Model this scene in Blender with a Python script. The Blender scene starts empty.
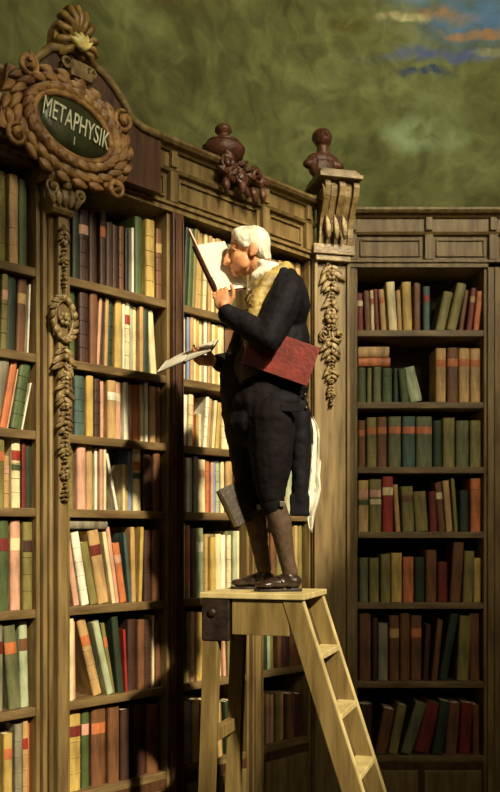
import bpy, bmesh, math, random
from mathutils import Vector, Matrix, Euler
random.seed(7)
R = math.radians
SC = bpy.context.scene
COL = SC.collection
# ------------------------------------------------------------------ camera
F = 900.0                      # focal length in pixels of the 500x792 frame
E = 2.35                       # eye height above the floor
HY = 535.0                     # row of the horizon
cam_d = bpy.data.cameras.new('camera'); cam = bpy.data.objects.new('camera', cam_d); COL.objects.link(cam)
cam.location = (0, 0, E); cam.rotation_euler = (R(90), 0, 0)
cam_d.sensor_fit = 'VERTICAL'; cam_d.sensor_height = 24.0; cam_d.lens = F*24.0/792.0
cam_d.shift_y = (HY-396.0)/792.0; cam_d.clip_start = .05
SC.camera = cam
# ------------------------------------------------------------------ world and light
w = bpy.data.worlds.new('world'); SC.world = w; w.use_nodes = True
bg = w.node_tree.nodes['Background']; bg.inputs[0].default_value = (.62, .50, .32, 1); bg.inputs[1].default_value = .085
SUN = Vector((.41, -.66, .58)).normalized()
sd = bpy.data.lights.new('sun', 'SUN'); so = bpy.data.objects.new('sun', sd); COL.objects.link(so)
so.rotation_euler = SUN.to_track_quat('Z', 'Y').to_euler(); so.location = (4, -4, 9)
sd.energy = 6.0; sd.color = (1, .86, .60); sd.angle = R(2.2)
def area(name, loc, target, size, power, color, sy=None, spread=180):
    d = bpy.data.lights.new(name, 'AREA'); o = bpy.data.objects.new(name, d); COL.objects.link(o)
    o.location = loc; o.rotation_euler = (Vector(loc)-Vector(target)).to_track_quat('Z', 'Y').to_euler()
    d.size = size; d.energy = power; d.color = color; d.spread = R(spread)
    if sy: d.shape = 'RECTANGLE'; d.size_y = sy
    return o
area('upper_wall_fill', (3.0, .3, 6.8), (.8, 6.2, 5.5), 2.0, 105, (1, .89, .62), spread=80)  # unseen area lamp added to brighten the painted wall and back bookcase
area('room_fill', (-1.5, -2.5, 5.6), (.3, 5.0, 3.0), 2.6, 16, (1, .80, .52))
SC.view_settings.view_transform = 'Standard'; SC.view_settings.look = 'None'
SC.view_settings.gamma = 1; SC.view_settings.exposure = 0.0; SC.view_settings.use_curve_mapping = False

# ------------------------------------------------------------------ helpers
def lin(c):
    return tuple(((x/255)/12.92 if x/255 <= .04045 else ((x/255+.055)/1.055)**2.4) for x in c)
MATS = {}
def mat(name, rgb, rough=.6, var=.12, scale=14, bump=.15, stretch=(1, 1, 1), metal=0, rgb2=None, spec=.4, sss=0, sheen=0):
    if name in MATS: return MATS[name]
    m = bpy.data.materials.new(name); m.use_nodes = True; nt = m.node_tree; N = nt.nodes; L = nt.links
    b = N['Principled BSDF']; b.inputs['Roughness'].default_value = rough; b.inputs['Metallic'].default_value = metal
    b.inputs['Specular IOR Level'].default_value = spec
    if sss: b.inputs['Subsurface Weight'].default_value = sss; b.inputs['Subsurface Radius'].default_value = (.02, .008, .004); b.inputs['Subsurface Scale'].default_value = 1
    if sheen: b.inputs['Sheen Weight'].default_value = sheen; b.inputs['Sheen Roughness'].default_value = .5
    tc = N.new('ShaderNodeTexCoord'); mp = N.new('ShaderNodeMapping'); mp.inputs['Scale'].default_value = stretch
    nz = N.new('ShaderNodeTexNoise'); nz.inputs['Scale'].default_value = scale; nz.inputs['Detail'].default_value = 5
    L.new(tc.outputs['Object'], mp.inputs[0]); L.new(mp.outputs[0], nz.inputs['Vector'])
    c = lin(rgb); c2 = lin(rgb2) if rgb2 else tuple(max(0, x*(1-3*var)) for x in c); c1 = tuple(min(1, x*(1+1.2*var)) for x in c)
    cr = N.new('ShaderNodeValToRGB'); cr.color_ramp.elements[0].position = .32; cr.color_ramp.elements[1].position = .68
    cr.color_ramp.elements[0].color = (*c2, 1); cr.color_ramp.elements[1].color = (*c1, 1)
    L.new(nz.outputs['Fac'], cr.inputs[0]); L.new(cr.outputs[0], b.inputs['Base Color'])
    if bump:
        n2 = N.new('ShaderNodeTexNoise'); n2.inputs['Scale'].default_value = scale*4; n2.inputs['Detail'].default_value = 4
        L.new(mp.outputs[0], n2.inputs['Vector'])
        bp = N.new('ShaderNodeBump'); bp.inputs['Strength'].default_value = bump; bp.inputs['Distance'].default_value = .01
        L.new(n2.outputs['Fac'], bp.inputs['Height']); L.new(bp.outputs[0], b.inputs['Normal'])
    MATS[name] = m; return m

class B:
    """collects shapes in one bmesh"""
    def __init__(s, M=None): s.bm = bmesh.new(); s.M = M or Matrix()
    def v(s, p): return s.bm.verts.new(s.M @ Vector(p))
    def f(s, vs, smooth=False):
        try:
            f = s.bm.faces.new(vs); f.smooth = smooth; return f
        except ValueError: return None
    def box(s, a, b):
        x0, y0, z0 = a; x1, y1, z1 = b
        vs = [s.v(p) for p in ((x0,y0,z0),(x1,y0,z0),(x1,y1,z0),(x0,y1,z0),(x0,y0,z1),(x1,y0,z1),(x1,y1,z1),(x0,y1,z1))]
        for q in ((0,3,2,1),(4,5,6,7),(0,1,5,4),(1,2,6,5),(2,3,7,6),(3,0,4,7)): s.f([vs[i] for i in q])
    def hexa(s, pts):
        vs = [s.v(p) for p in pts]
        for q in ((0,3,2,1),(4,5,6,7),(0,1,5,4),(1,2,6,5),(2,3,7,6),(3,0,4,7)): s.f([vs[i] for i in q])
    def loft(s, rings, closed=True, caps=True, smooth=True):
        rv = [[s.v(p) for p in r] for r in rings]; n = len(rv[0])
        for a, b in zip(rv, rv[1:]):
            for i in range(n if closed else n-1):
                j = (i+1) % n; s.f([a[i], a[j], b[j], b[i]], smooth)
        if caps and closed: s.f(list(reversed(rv[0]))); s.f(rv[-1])
    def extrude(s, prof, x0, x1):          # prof: (y,z) polygon swept along x
        s.loft([[(x0, y, z) for y, z in prof], [(x1, y, z) for y, z in prof]], smooth=False)
    def plate(s, pts, y0, y1, smooth=False):             # pts: (x,z) polygon with thickness in y
        s.loft([[(x, y0, z) for x, z in pts], [(x, y1, z) for x, z in pts]], smooth=smooth)
    def tube(s, pts, rad, n=8, sq=1.0):
        pts = [Vector(p) for p in pts]
        if not hasattr(rad, '__len__'): rad = [rad]*len(pts)
        rings = []; up = None
        for i, p in enumerate(pts):
            d = (pts[min(i+1, len(pts)-1)]-pts[max(i-1, 0)])
            d = d.normalized() if d.length > 1e-9 else Vector((0,0,1))
            if up is None: up = Vector((0,1,0)) if abs(d.y) < .9 else Vector((1,0,0))
            a = d.cross(up).normalized(); up2 = a.cross(d).normalized(); up = up2
            rings.append([p+rad[i]*(a*math.cos(t)+up2*sq*math.sin(t)) for t in (2*math.pi*k/n for k in range(n))])
        s.loft(rings)
    def ell(s, c, r, rot=None, n=12, m=8):
        M = Matrix.Translation(c) @ (rot.to_4x4() if rot else Matrix()) @ Matrix.Diagonal((*r, 1))
        top = s.v(M @ Vector((0,0,1))); bot = s.v(M @ Vector((0,0,-1))); rows = []
        for i in range(1, m):
            th = math.pi*i/m
            rows.append([s.v(M @ Vector((math.sin(th)*math.cos(2*math.pi*k/n), math.sin(th)*math.sin(2*math.pi*k/n), math.cos(th)))) for k in range(n)])
        for a, b in zip(rows, rows[1:]):
            for i in range(n): s.f([a[i], b[i], b[(i+1)%n], a[(i+1)%n]], True)
        for i in range(n):
            s.f([top, rows[0][i], rows[0][(i+1)%n]], True); s.f([bot, rows[-1][(i+1)%n], rows[-1][i]], True)
    def cap(s, p0, r0, p1, r1, n=12):       # rounded tapered limb
        p0, p1 = Vector(p0), Vector(p1); d = (p1-p0); L = d.length; q = d.to_track_quat('Z', 'Y').to_matrix()
        rings = []
        for k in range(1, 5):
            a = R(-90+k*22.5*1.0); rings.append((r0*math.sin(a), r0*math.cos(a)))
        rings.append((L*.5, (r0+r1)/2))
        for k in range(0, 4):
            a = R(k*22.5); rings.append((L+r1*math.sin(a), r1*math.cos(a)))
        rr = [[p0+q@Vector((rad*math.cos(t), rad*math.sin(t), z)) for t in (2*math.pi*i/n for i in range(n))] for z, rad in rings]
        s.loft(rr)
    def lathe(s, prof, c=(0,0,0), n=24, lobes=0, amp=0):    # prof: (r,z)
        c = Vector(c)
        s.loft([[c+Vector((r*(1+amp*math.cos(lobes*t))*math.cos(t), r*(1+amp*math.cos(lobes*t))*math.sin(t), z)) for t in (2*math.pi*k/n for k in range(n))] for r, z in prof])
    def leaf(s, c, L, wd, ang, th=.012, bend=.25):    # raised acanthus leaf lying in the x-z plane, facing -y
        c = Vector(c); rings = []
        d = Vector((math.cos(ang), 0, math.sin(ang))); a = Vector((-math.sin(ang), 0, math.cos(ang)))
        for i in range(7):
            t = i/6; wi = wd*math.sin(math.pi*min(.97, .12+t*.88))**.8*.5
            mid = c+d*L*t+a*bend*L*t*t*.5; lift = th*math.sin(math.pi*(.15+.7*t))*1.6
            rings.append([mid-a*wi, mid-a*wi*.45+Vector((0,-lift,0)), mid+Vector((0,-lift*.55,0)), mid+a*wi*.45+Vector((0,-lift,0)), mid+a*wi, mid+Vector((0,.012,0))])
        s.loft(rings)
    def scroll(s, c, r, turns, a0, rad, hand=1, y=0, n=28):
        pts = []; rr = []
        for i in range(n+1):
            t = i/n; a = a0+hand*2*math.pi*turns*t; q = r*(1-t*.88)
            pts.append((c[0]+q*math.cos(a), c[1]+y-.02*t, c[2]+q*math.sin(a))); rr.append(rad*(.55+.9*t if t < .8 else 1.3))
        s.tube(pts, rr, n=7)
    def build(s, name, m, parent=None, bevel=0, smooth_all=False):
        bmesh.ops.recalc_face_normals(s.bm, faces=s.bm.faces)
        if parent is not None:
            inv = MW[parent.name].inverted(); bmesh.ops.transform(s.bm, matrix=inv, verts=s.bm.verts)
        me = bpy.data.meshes.new(name); s.bm.to_mesh(me); s.bm.free(); me.materials.append(m)
        if smooth_all: me.polygons.foreach_set('use_smooth', [True]*len(me.polygons))
        o = bpy.data.objects.new(name, me); COL.objects.link(o)
        if parent is not None: o.parent = parent; MW[o.name] = MW[parent.name].copy()
        else: MW[o.name] = Matrix()
        if bevel:
            md = o.modifiers.new('bevel', 'BEVEL'); md.width = bevel; md.segments = 2; md.limit_method = 'ANGLE'
        return o
MW = {}
def tag(o, label=None, cat=None, group=None, kind=None):
    if label: o['label'] = label
    if cat: o['category'] = cat
    if group: o['group'] = group
    if kind: o['kind'] = kind
    return o
def thing(name, M, label, cat, group=None):
    o = bpy.data.objects.new(name, None); COL.objects.link(o); o.matrix_world = M; MW[o.name] = M.copy(); o.empty_display_size = .05
    return tag(o, label, cat, group)
def remesh(B_, name, m, parent, voxel, smooth=4, disp=0, dscale=.05, factor=.5):
    """fuse the overlapping shapes of a B into one continuous skin"""
    o = B_.build(name, m, parent)
    md = o.modifiers.new('r', 'REMESH'); md.mode = 'VOXEL'; md.voxel_size = voxel; md.use_smooth_shade = True
    if smooth:
        ms = o.modifiers.new('s', 'SMOOTH'); ms.iterations = smooth; ms.factor = factor
    if disp:
        tx = bpy.data.textures.new(name+'_folds', 'CLOUDS'); tx.noise_scale = dscale
        mm = o.modifiers.new('d', 'DISPLACE'); mm.texture = tx; mm.strength = disp; mm.mid_level = .5; mm.texture_coords = 'LOCAL'
    dg = bpy.context.evaluated_depsgraph_get(); me = bpy.data.meshes.new_from_object(o.evaluated_get(dg))
    o.modifiers.clear(); old = o.data; o.data = me; bpy.data.meshes.remove(old); me.name = name
    me.polygons.foreach_set('use_smooth', [True]*len(me.polygons)); 
    if not me.materials: me.materials.append(m)
    return o

# ------------------------------------------------------------------ the two wall frames (x along the wall, y into the wall, z from eye level)
K = .967; WX, WY = -.758, 4.55; UL = math.hypot(K, 1); ux, uy = K/UL, 1/UL
FL = Matrix.Translation((WX, WY, E)) @ Matrix(((ux, -uy, 0, 0), (uy, ux, 0, 0), (0, 0, 1, 0), (0, 0, 0, 1)))
YR = 5.9
FR = Matrix.Translation((0, YR, E))
def tl(px):                      # position along the left wall that the photo shows at column px
    a = (px-250)/F; return UL*(-WX+WY*a)/(K-a)
def yl(px): return WY+tl(px)/UL
def zl(px, py): return (HY-py)/F*yl(px)
def xr(px): return (px-250)/F*YR
def zr(py): return (HY-py)/F*YR
def base(FM, x, y=0, z=-E): return FM @ Matrix.Translation((x, y, z))

# ------------------------------------------------------------------ materials of the place
WOOD = mat('bookcase_wood', (128, 108, 66), rough=.5, var=.1, scale=9, bump=.25, stretch=(3, 3, .35), rgb2=(92, 70, 40))
WOOD_D = mat('bookcase_wood_dark', (82, 54, 32), rough=.5, var=.1, scale=9, bump=.25, stretch=(3, 3, .35), rgb2=(54, 33, 21))
BACK = mat('bookcase_back_wood', (56, 38, 25), rough=.8, var=.15, scale=6, bump=.1, rgb2=(34, 23, 16))
SHELFM = mat('shelf_wood', (118, 98, 62), rough=.5, var=.1, scale=8, bump=.25, stretch=(.6, 3, 3), rgb2=(84, 64, 38))
GILT = mat('carved_gilt_wood', (138, 118, 74), rough=.42, var=.14, scale=16, bump=.5, rgb2=(92, 70, 38), spec=.5)
GILT_D = mat('carved_dark_wood', (92, 56, 38), rough=.42, var=.16, scale=16, bump=.5, rgb2=(66, 36, 24), spec=.5)
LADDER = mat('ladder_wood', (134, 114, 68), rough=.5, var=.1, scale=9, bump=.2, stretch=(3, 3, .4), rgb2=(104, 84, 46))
LADDER_LIT = mat('ladder_sunlit_edge', (214, 196, 140), rough=.5, var=.06, scale=12, bump=.15, rgb2=(184, 164, 108))  # sunlight on edges, treads and platform painted in as paler wood
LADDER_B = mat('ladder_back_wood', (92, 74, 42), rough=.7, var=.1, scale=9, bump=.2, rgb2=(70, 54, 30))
IRON = mat('ladder_iron', (48, 36, 28), rough=.45, var=.2, scale=20, bump=.3)
FLOORM = mat('floor_boards', (92, 66, 40), rough=.6, var=.2, scale=4, bump=.2, stretch=(.4, 4, 1))
PLASTER = mat('plain_plaster', (120, 110, 74), rough=.9, var=.1, scale=3, bump=.1)

def fresco():
    m = bpy.data.materials.new('fresco_plaster'); m.use_nodes = True; nt = m.node_tree; N = nt.nodes; L = nt.links
    b = N['Principled BSDF']; b.inputs['Roughness'].default_value = .85; b.inputs['Specular IOR Level'].default_value = .15
    tc = N.new('ShaderNodeTexCoord')
    def noise(scale, detail=5, dist=0, vec=None):
        n = N.new('ShaderNodeTexNoise'); n.inputs['Scale'].default_value = scale; n.inputs['Detail'].default_value = detail
        n.inputs['Distortion'].default_value = dist; L.new(vec or tc.outputs['Object'], n.inputs['Vector']); return n
    def ramp(src, stops):
        r = N.new('ShaderNodeValToRGB'); e = r.color_ramp.elements
        while len(e) < len(stops): e.new(.5)
        for q, (p, c) in zip(e, stops): q.position = p; q.color = (*c, 1)
        L.new(src, r.inputs[0]); return r
    def mix(fac, a, c):
        x = N.new('ShaderNodeMix'); x.data_type = 'RGBA'; L.new(fac, x.inputs[0]); L.new(a, x.inputs[6]); L.new(c, x.inputs[7]); return x.outputs[2]
    n1 = noise(1.3, 6, 1.2)
    basec = ramp(n1.outputs['Fac'], [(.3, lin((76, 78, 44))), (.5, lin((98, 102, 60))), (.72, lin((118, 124, 80)))])
    n2 = noise(6, 7, .9); fine = ramp(n2.outputs['Fac'], [(.3, (.7,)*3), (.7, (1.15,)*3)])
    mm = N.new('ShaderNodeMix'); mm.data_type = 'RGBA'; mm.blend_type = 'MULTIPLY'; mm.inputs[0].default_value = 1
    L.new(basec.outputs[0], mm.inputs[6]); L.new(fine.outputs[0], mm.inputs[7]); col = mm.outputs[2]
    # warp used by the painted sky and clouds
    wn = noise(2.6, 5, 0); sub = N.new('ShaderNodeVectorMath'); sub.operation = 'MULTIPLY_ADD'
    sub.inputs[1].default_value = (.34, .34, .34); L.new(wn.outputs['Color'], sub.inputs[0]); L.new(tc.outputs['Object'], sub.inputs[2])
    bn = noise(4.5, 7, 1.4); brk = ramp(bn.outputs['Fac'], [(.30, (.15,)*3), (.56, (1,)*3)])
    def blob(c, r, p0=.45, p1=1.0, ry=3):
        v = N.new('ShaderNodeVectorMath'); v.operation = 'SUBTRACT'; v.inputs[1].default_value = (c[0]+.17, c[1]+.17, c[2]+.17); L.new(sub.outputs[0], v.inputs[0])
        d = N.new('ShaderNodeVectorMath'); d.operation = 'DIVIDE'; d.inputs[1].default_value = (r[0], ry, r[1]); L.new(v.outputs[0], d.inputs[0])
        l = N.new('ShaderNodeVectorMath'); l.operation = 'LENGTH'; L.new(d.outputs[0], l.inputs[0])
        mr = N.new('ShaderNodeMapRange'); mr.inputs[1].default_value = p1; mr.inputs[2].default_value = p0; mr.interpolation_type = 'SMOOTHSTEP'
        L.new(l.outputs['Value'], mr.inputs[0]); mu = N.new('ShaderNodeMath'); mu.operation = 'MULTIPLY'
        L.new(mr.outputs[0], mu.inputs[0]); L.new(brk.outputs[0], mu.inputs[1]); return mu.outputs[0]
    def rgb(c):
        x = N.new('ShaderNodeRGB'); x.outputs[0].default_value = (*lin(c), 1); return x.outputs[0]
    YB = 6.5
    def P(px, py): return ((px-250)/F*YB, YB, E+(HY-py)/F*YB)
    for px, py, rx, rz, c, p0 in [
        (470, 25, .72, .34, (84, 112, 134), .1), (480, 25, .5, .22, (88, 124, 164), .1), (405, 2, .32, .16, (96, 134, 160), .1),
        (450, 62, .72, .075, (84, 98, 142), .2), (425, 80, .3, .05, (58, 72, 100), .4),
        (440, 22, .40, .075, (156, 122, 78), .1), (405, 28, .22, .06, (196, 190, 140), .3), (470, 40, .3, .05, (168, 126, 76), .4),
        (500, 60, .3, .05, (150, 150, 100), .4),
        (425, 130, .42, .34, (118, 130, 88), .1), (405, 145, .2, .2, (136, 152, 112), .2), (412, 138, .07, .07, (104, 108, 66), .2), (450, 150, .2, .1, (126, 140, 96), .2),
        (350, 28, .3, .1, (82, 78, 40), .3), (170, 55, .6, .42, (74, 68, 36), .3)]:
        col = mix(blob(P(px, py), (rx, rz), p0), col, rgb(c))
    fm = N.new('ShaderNodeMix'); fm.data_type = 'RGBA'; fm.blend_type = 'MULTIPLY'; fm.inputs[0].default_value = .45
    L.new(col, fm.inputs[6]); L.new(fine.outputs[0], fm.inputs[7])
    L.new(fm.outputs[2], b.inputs['Base Color'])
    bp = N.new('ShaderNodeBump'); bp.inputs['Strength'].default_value = .35; bp.inputs['Distance'].default_value = .03
    L.new(n2.outputs['Fac'], bp.inputs['Height']); L.new(bp.outputs[0], b.inputs['Normal'])
    return m
FRESCO = fresco()

# ------------------------------------------------------------------ the room
b = B(); b.box((-6, -6, -.12), (4.5, 8.2, 0)); tag(b.build('floor', FLOORM), kind='structure')
b = B(); b.box((-6, -6, 11.6), (4.5, 8.2, 11.75)); tag(b.build('ceiling', PLASTER), kind='structure')
# painted wall with a rounded corner and a cove, standing behind the bookcases
OFF = .5
def wall_path():
    P0 = FL @ Vector((-5.5, OFF, 0)); 
    # intersection of the two offset lines
    s0 = FL @ Vector((0, OFF, 0)); t = (YR+OFF-s0.y)/uy; PC = Vector((s0.x+ux*t, YR+OFF, E))
    P1 = Vector((3.3, YR+OFF, E)); d0 = (P0-PC).normalized(); d1 = (P1-PC).normalized()
    a = PC+d0*.3; c = PC+d1*.3; pts = [P0, PC+d0*3]
    for i in range(13):
        k = i/12; pts.append(a*(1-k)**2+PC*2*k*(1-k)+c*k*k)
    pts += [PC+d1*2, P1]; return pts
path = wall_path(); b = B(); rings = []
nrm = []
for i, p in enumerate(path):
    d = (path[min(i+1, len(path)-1)]-path[max(i-1, 0)]).normalized(); nrm.append(Vector((d.y, -d.x, 0)))
lev = [(0, 0), (E+3.2, 0)]+[(E+3.2+5.2*math.sin(R(a)), 2.6*(1-math.cos(R(a)))) for a in (10, 20, 30, 40, 50, 60, 70, 80, 90)]
for z, off in lev: rings.append([Vector((p.x, p.y, 0))+n*off+Vector((0, 0, z)) for p, n in zip(path, nrm)])
b.loft(rings, closed=False)
o = b.build('wall_back', FRESCO); tag(o, kind='structure')
md = o.modifiers.new('thickness', 'SOLIDIFY'); md.thickness = .15; md.offset = 1 
# unseen wall added to block the sun, its opening shaped for the beam
def ray_hit(px_t, z, FM, X):
    p = FM @ Vector((px_t, 0, z)); t = (X-p.x)/SUN.x; q = p+SUN*t; return q.y, q.z
XW = 3.3
yR, zRt = ray_hit(tl(330), 2.15, FL, XW); _, zRb = ray_hit(tl(330), -1.2, FL, XW)
yL, zLt = ray_hit(tl(-60), 1.1, FL, XW)
ya, yb_ = yL-.4, yR+.05
sill = ray_hit(tl(330), -.15, FL, XW)[1]
n = 16; head = []
for i in range(n+1):
    k = i/n; yy = yb_+(ya-yb_)*k; head.append((yy, zRt+(zLt-zRt)*math.sin(k*math.pi/2)**.9))
b = B()
def panel(ys, z0s, z1s):
    for i in range(len(ys)-1):
        y0, y1 = ys[i], ys[i+1]
        b.hexa([(XW, y0, z0s[i]), (XW+.3, y0, z0s[i]), (XW+.3, y1, z0s[i+1]), (XW, y1, z0s[i+1]), (XW, y0, z1s[i]), (XW+.3, y0, z1s[i]), (XW+.3, y1, z1s[i+1]), (XW, y1, z1s[i+1])])
panel([yb_, 8.2], [0, 0], [11.6, 11.6]); panel([-9, ya], [0, 0], [11.6, 11.6]); ys_ = [yb_, .15, -.25, -1.7, -1.95, ya]; panel(ys_, [0]*6, [sill, sill, sill-1.2, sill-1.2, sill+.35, sill+.35])
panel([h[0] for h in head], [h[1] for h in head], [11.6]*len(head))
tag(b.build('sun_mask_wall', PLASTER), kind='structure')

# ------------------------------------------------------------------ bookcases
SH = [1.25, .842, .475, .107, -.375, -.842, -1.3]         # centre lines of the shelf boards, left wall
SR = [1.324, .852, .426, 0, -.465, -.983, -1.47]
TOP = 1.75; TH = .021; DEP = .36
def bookcase(FM, x0, x1, shelves, label, top=TOP, stile=.02):
    th = thing('bookcase', base(FM, (x0+x1)/2), label, 'bookcase')
    for s_, x in ((0, x0-stile), (1, x1)):
        b = B(FM); b.box((x, 0, -E), (x+stile, DEP, top+.05)); b.build('side_panel', WOOD, th, bevel=.003)
    b = B(FM); b.box((x0, DEP-.02, -1.3), (x1, DEP, top+.05)); b.build('back_panel', BACK, th)
    for z in shelves:
        b = B(FM); b.box((x0, .004, z-TH), (x1, DEP-.02, z+TH)); b.build('shelf', SHELFM, th, bevel=.004)
    z = shelves[-1]-TH
    b = B(FM); b.box((x0, .0, -E), (x1, .02, z)); nd = 2 if x1-x0 > .5 else 1; w_ = (x1-x0)/nd
    b.build('base_panel', WOOD_D, th)
    for i in range(nd):
        b = B(FM); b.box((x0+i*w_+.02, -.02, -E+.14), (x0+(i+1)*w_-.02, 0, z-.05)); d = b.build('door', WOOD, th, bevel=.006)
        b = B(FM); b.ell((x0+(i+.5)*w_+(.5-i)*w_*.7 if nd > 1 else x1-.08, -.035, -E+.55), (.014, .016, .014)); b.build('knob', IRON, d)
    return th
e1a, e1b = tl(-62), tl(36.5)
e2a, e2b = tl(70), tl(167)
e3a, e3b = tl(183), tl(247)
e4a, e4b = tl(262), tl(309)
bookcase(FL, e1a, e1b, SH, 'tall book-filled bookcase at the far left edge, left of the carved pilaster')
bookcase(FL, e2a, e2b, SH, 'wide sunlit bookcase just right of the garlanded pilaster, under the cartouche')
bookcase(FL, e3a, e3b, SH, 'bookcase of pale books directly behind the open books the man holds')
bookcase(FL, e4a, e4b, SH, 'narrow bookcase behind the man and ladder, next to the corner pilaster')
xa, xb = xr(357.5), xr(484)
bookcase(FR, xa, xb, SR, 'shadowy bookcase on the back wall at the right of the corner', top=1.79)

def post(FM, x0, x1, z1, m, label, prot=.03, fluted=True):
    th = thing('pilaster', base(FM, (x0+x1)/2), label, 'pilaster')
    b = B(FM); b.box((x0, -prot, -E+.16), (x1, DEP, z1)); b.build('shaft', m, th, bevel=.004)
    b = B(FM); b.box((x0-.008, -prot-.03, -E), (x1+.008, DEP, -E+.16)); b.build('plinth', m, th, bevel=.004)
    w_ = x1-x0
    if fluted:
        for k in (.12, .80):
            b = B(FM); b.box((x0+w_*k, -prot-.012, -E+.2), (x0+w_*(k+.08), -prot, z1-.04)); b.build('moulding', m, th, bevel=.003)
    return th
post(FL, e2b+.02, e3a-.02, TOP, WOOD_D, 'plain dark post between the wide sunlit bookcase and the pale-book bookcase')
post(FL, e3b+.02, e4a-.02, TOP, WOOD, 'plain wooden post behind the man, seen between the ladder legs')
post(FR, xb+.02, xr(540), 1.79, WOOD, 'brown post at the right picture edge beside the back-wall bookcase', prot=.02)
post(FR, xr(342), xa-.02, 1.79, WOOD, 'narrow wooden stile between the corner pilaster and the back-wall bookcase', prot=.012, fluted=False)

# carved pilaster between the first and the second bookcase
p0, p1 = tl(37.5)+.0, tl(70)-.052
P1 = thing('carved_pilaster', base(FL, (p0+p1)/2), 'carved pilaster with a garland drop and medallion, under the lettered cartouche', 'pilaster')
b = B(FL); b.box((p0+.02, -.02, -E), (p1+.03, DEP, 1.75)); b.build('shaft_backing', WOOD, P1, bevel=.004)
b = B(FL); b.box((p0+.075, -.065, -E+.2), (p1, -.02, 1.56)); b.build('shaft', WOOD, P1, bevel=.008)
b = B(FL); b.tube([(p0+.052, -.032, -E+.2), (p0+.052, -.032, 1.56)], .013); b.build('moulding', WOOD, P1)
b = B(FL); b.box((p0+.02, -.10, -E), (p1, -.02, -E+.2)); b.build('plinth', WOOD, P1, bevel=.01)
cx = (p0+.075+p1)/2
b = B(FL); b.extrude([(0, 1.53), (-.085, 1.53), (-.095, 1.545), (-.085, 1.56), (0, 1.56)], p0+.03, p1+.01)
b.box((p0+.03, -.08, 1.56), (p1, 0, 1.68))
b.extrude([(0, 1.67), (-.10, 1.67), (-.12, 1.69), (-.12, 1.705), (-.145, 1.72), (-.145, 1.745), (0, 1.745)], p0-.01, p1+.05)
for s_ in (-1, 1):
    b.scroll((cx+s_*.075-.01, -.095, 1.635), .036, 1.5, R(90), .011, hand=-s_)
for k in range(5):
    b.leaf((cx-.012+(k-2)*.03, -.085, 1.565), .085, .036, R(90)-(k-2)*.22, th=.02)
b.ell((cx-.01, -.11, 1.66), (.022, .02, .022))
b.build('capital', GILT, P1)
def flower(b, c, r, petals=6):
    for k in range(petals):
        a = 2*math.pi*k/petals; b.ell((c[0]+r*.6*math.cos(a), c[1], c[2]+r*.6*math.sin(a)), (r*.42, r*.3, r*.42), n=8, m=5)
    b.ell((c[0], c[1]-r*.25, c[2]), (r*.32, r*.3, r*.32), n=8, m=5)
def garland(b, cx, y, z0, z1, wid, seed):
    rnd = random.Random(seed); z = z0; i = 0
    while z > z1:
        k = (z0-z)/(z0-z1); wd = wid*(1-.72*k)*(.75+.35*math.sin(i*1.1))
        b.leaf((cx, y, z), wd*1.3, wd*.62, R(205+rnd.uniform(-14, 14)), th=.014, bend=.5)
        b.leaf((cx, y, z), wd*1.3, wd*.62, R(-25+rnd.uniform(-14, 14)), th=.014, bend=-.5)
        if i % 2: b.ell((cx+rnd.uniform(-.3, .3)*wd, y-.014, z-.008), (wd*.3, .015, wd*.3), n=8, m=5)
        else: b.scroll((cx+(.35 if i % 4 else -.35)*wd, y-.004, z), wd*.36, 1.1, R(60), .005, hand=(1 if i % 4 else -1), n=16)
        z -= max(.02, wd*.62); i += 1
gz = lambda py: zl(58, py)
b = B(FL); garland(b, cx-.005, -.068, gz(232), gz(292), .035, 1); b.tube([(cx-.005, -.07, gz(228)), (cx-.005, -.07, gz(300))], .006)
# medallion
mz = gz(322); 
for k in range(16):
    a = 2*math.pi*k/16; b.leaf((cx-.004+.052*math.cos(a), -.07, mz+.092*math.sin(a)), .05, .032, a+R(70), th=.014, bend=.3)
b.tube([(cx-.004+.05*math.cos(a), -.074, mz+.09*math.sin(a)) for a in [2*math.pi*k/24 for k in range(25)]], .0085)
flower(b, (cx-.004, -.078, mz), .034)
garland(b, cx, -.068, gz(352), gz(500), .062, 3)
b.build('garland', GILT, P1)

# corner pilaster with scroll bracket
CP = FL @ Vector((tl(324), 0, 0)); 
ang = R(-9)
ctr = Vector(((331.5-250)/F*5.74, 5.74, E)); FC = Matrix.Translation(ctr) @ Matrix.Rotation(R(14), 4, 'Z')
PC2 = thing('carved_pilaster', FC @ Matrix.Translation((0, 0, -E)), 'carved corner pilaster with scroll bracket and hanging garland behind the man', 'pilaster')
hw = .128
b = B(FC); b.box((-hw, -.0, -E+.2), (hw, .30, 1.8)); b.build('shaft', WOOD, PC2, bevel=.006)
b = B(FC); b.box((-hw-.015, -.03, -E), (hw+.015, .30, -E+.2)); b.build('plinth', WOOD, PC2, bevel=.006)
b = B(FC); b.box((hw-.03, -.02, -E+.22), (hw-.008, 0, 1.76)); b.box((-hw+.008, -.02, -E+.22), (-hw+.03, 0, 1.76)); b.build('moulding', WOOD, PC2, bevel=.004)
def zc(py): return (HY-py)/F*5.72
b = B(FC); b.box((-hw-.01, -.06, zc(256)), (hw+.01, .0, zc(246))); b.box((-hw+.01, -.045, zc(262)), (hw-.01, .0, zc(256))); b.build('capital', GILT, PC2, bevel=.005)
b = B(FC)
prof = [(0, zc(246)), (-.045, zc(245)), (-.055, zc(238)), (-.06, zc(230)), (-.075, zc(222)), (-.12, zc(212)), (-.16, zc(203)), (-.175, zc(195)), (-.16, zc(188)), (0, zc(188))]
for k in range(5):
    x = -hw+.03+k*.047; sc_ = 1 if k in (0, 2, 4) else .86
    b.extrude([(y*sc_, z) for y, z in prof], x, x+.035 if k != 2 else x+.04)
b.extrude([(y*.8, z) for y, z in prof], -hw+.03, hw-.02)
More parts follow.
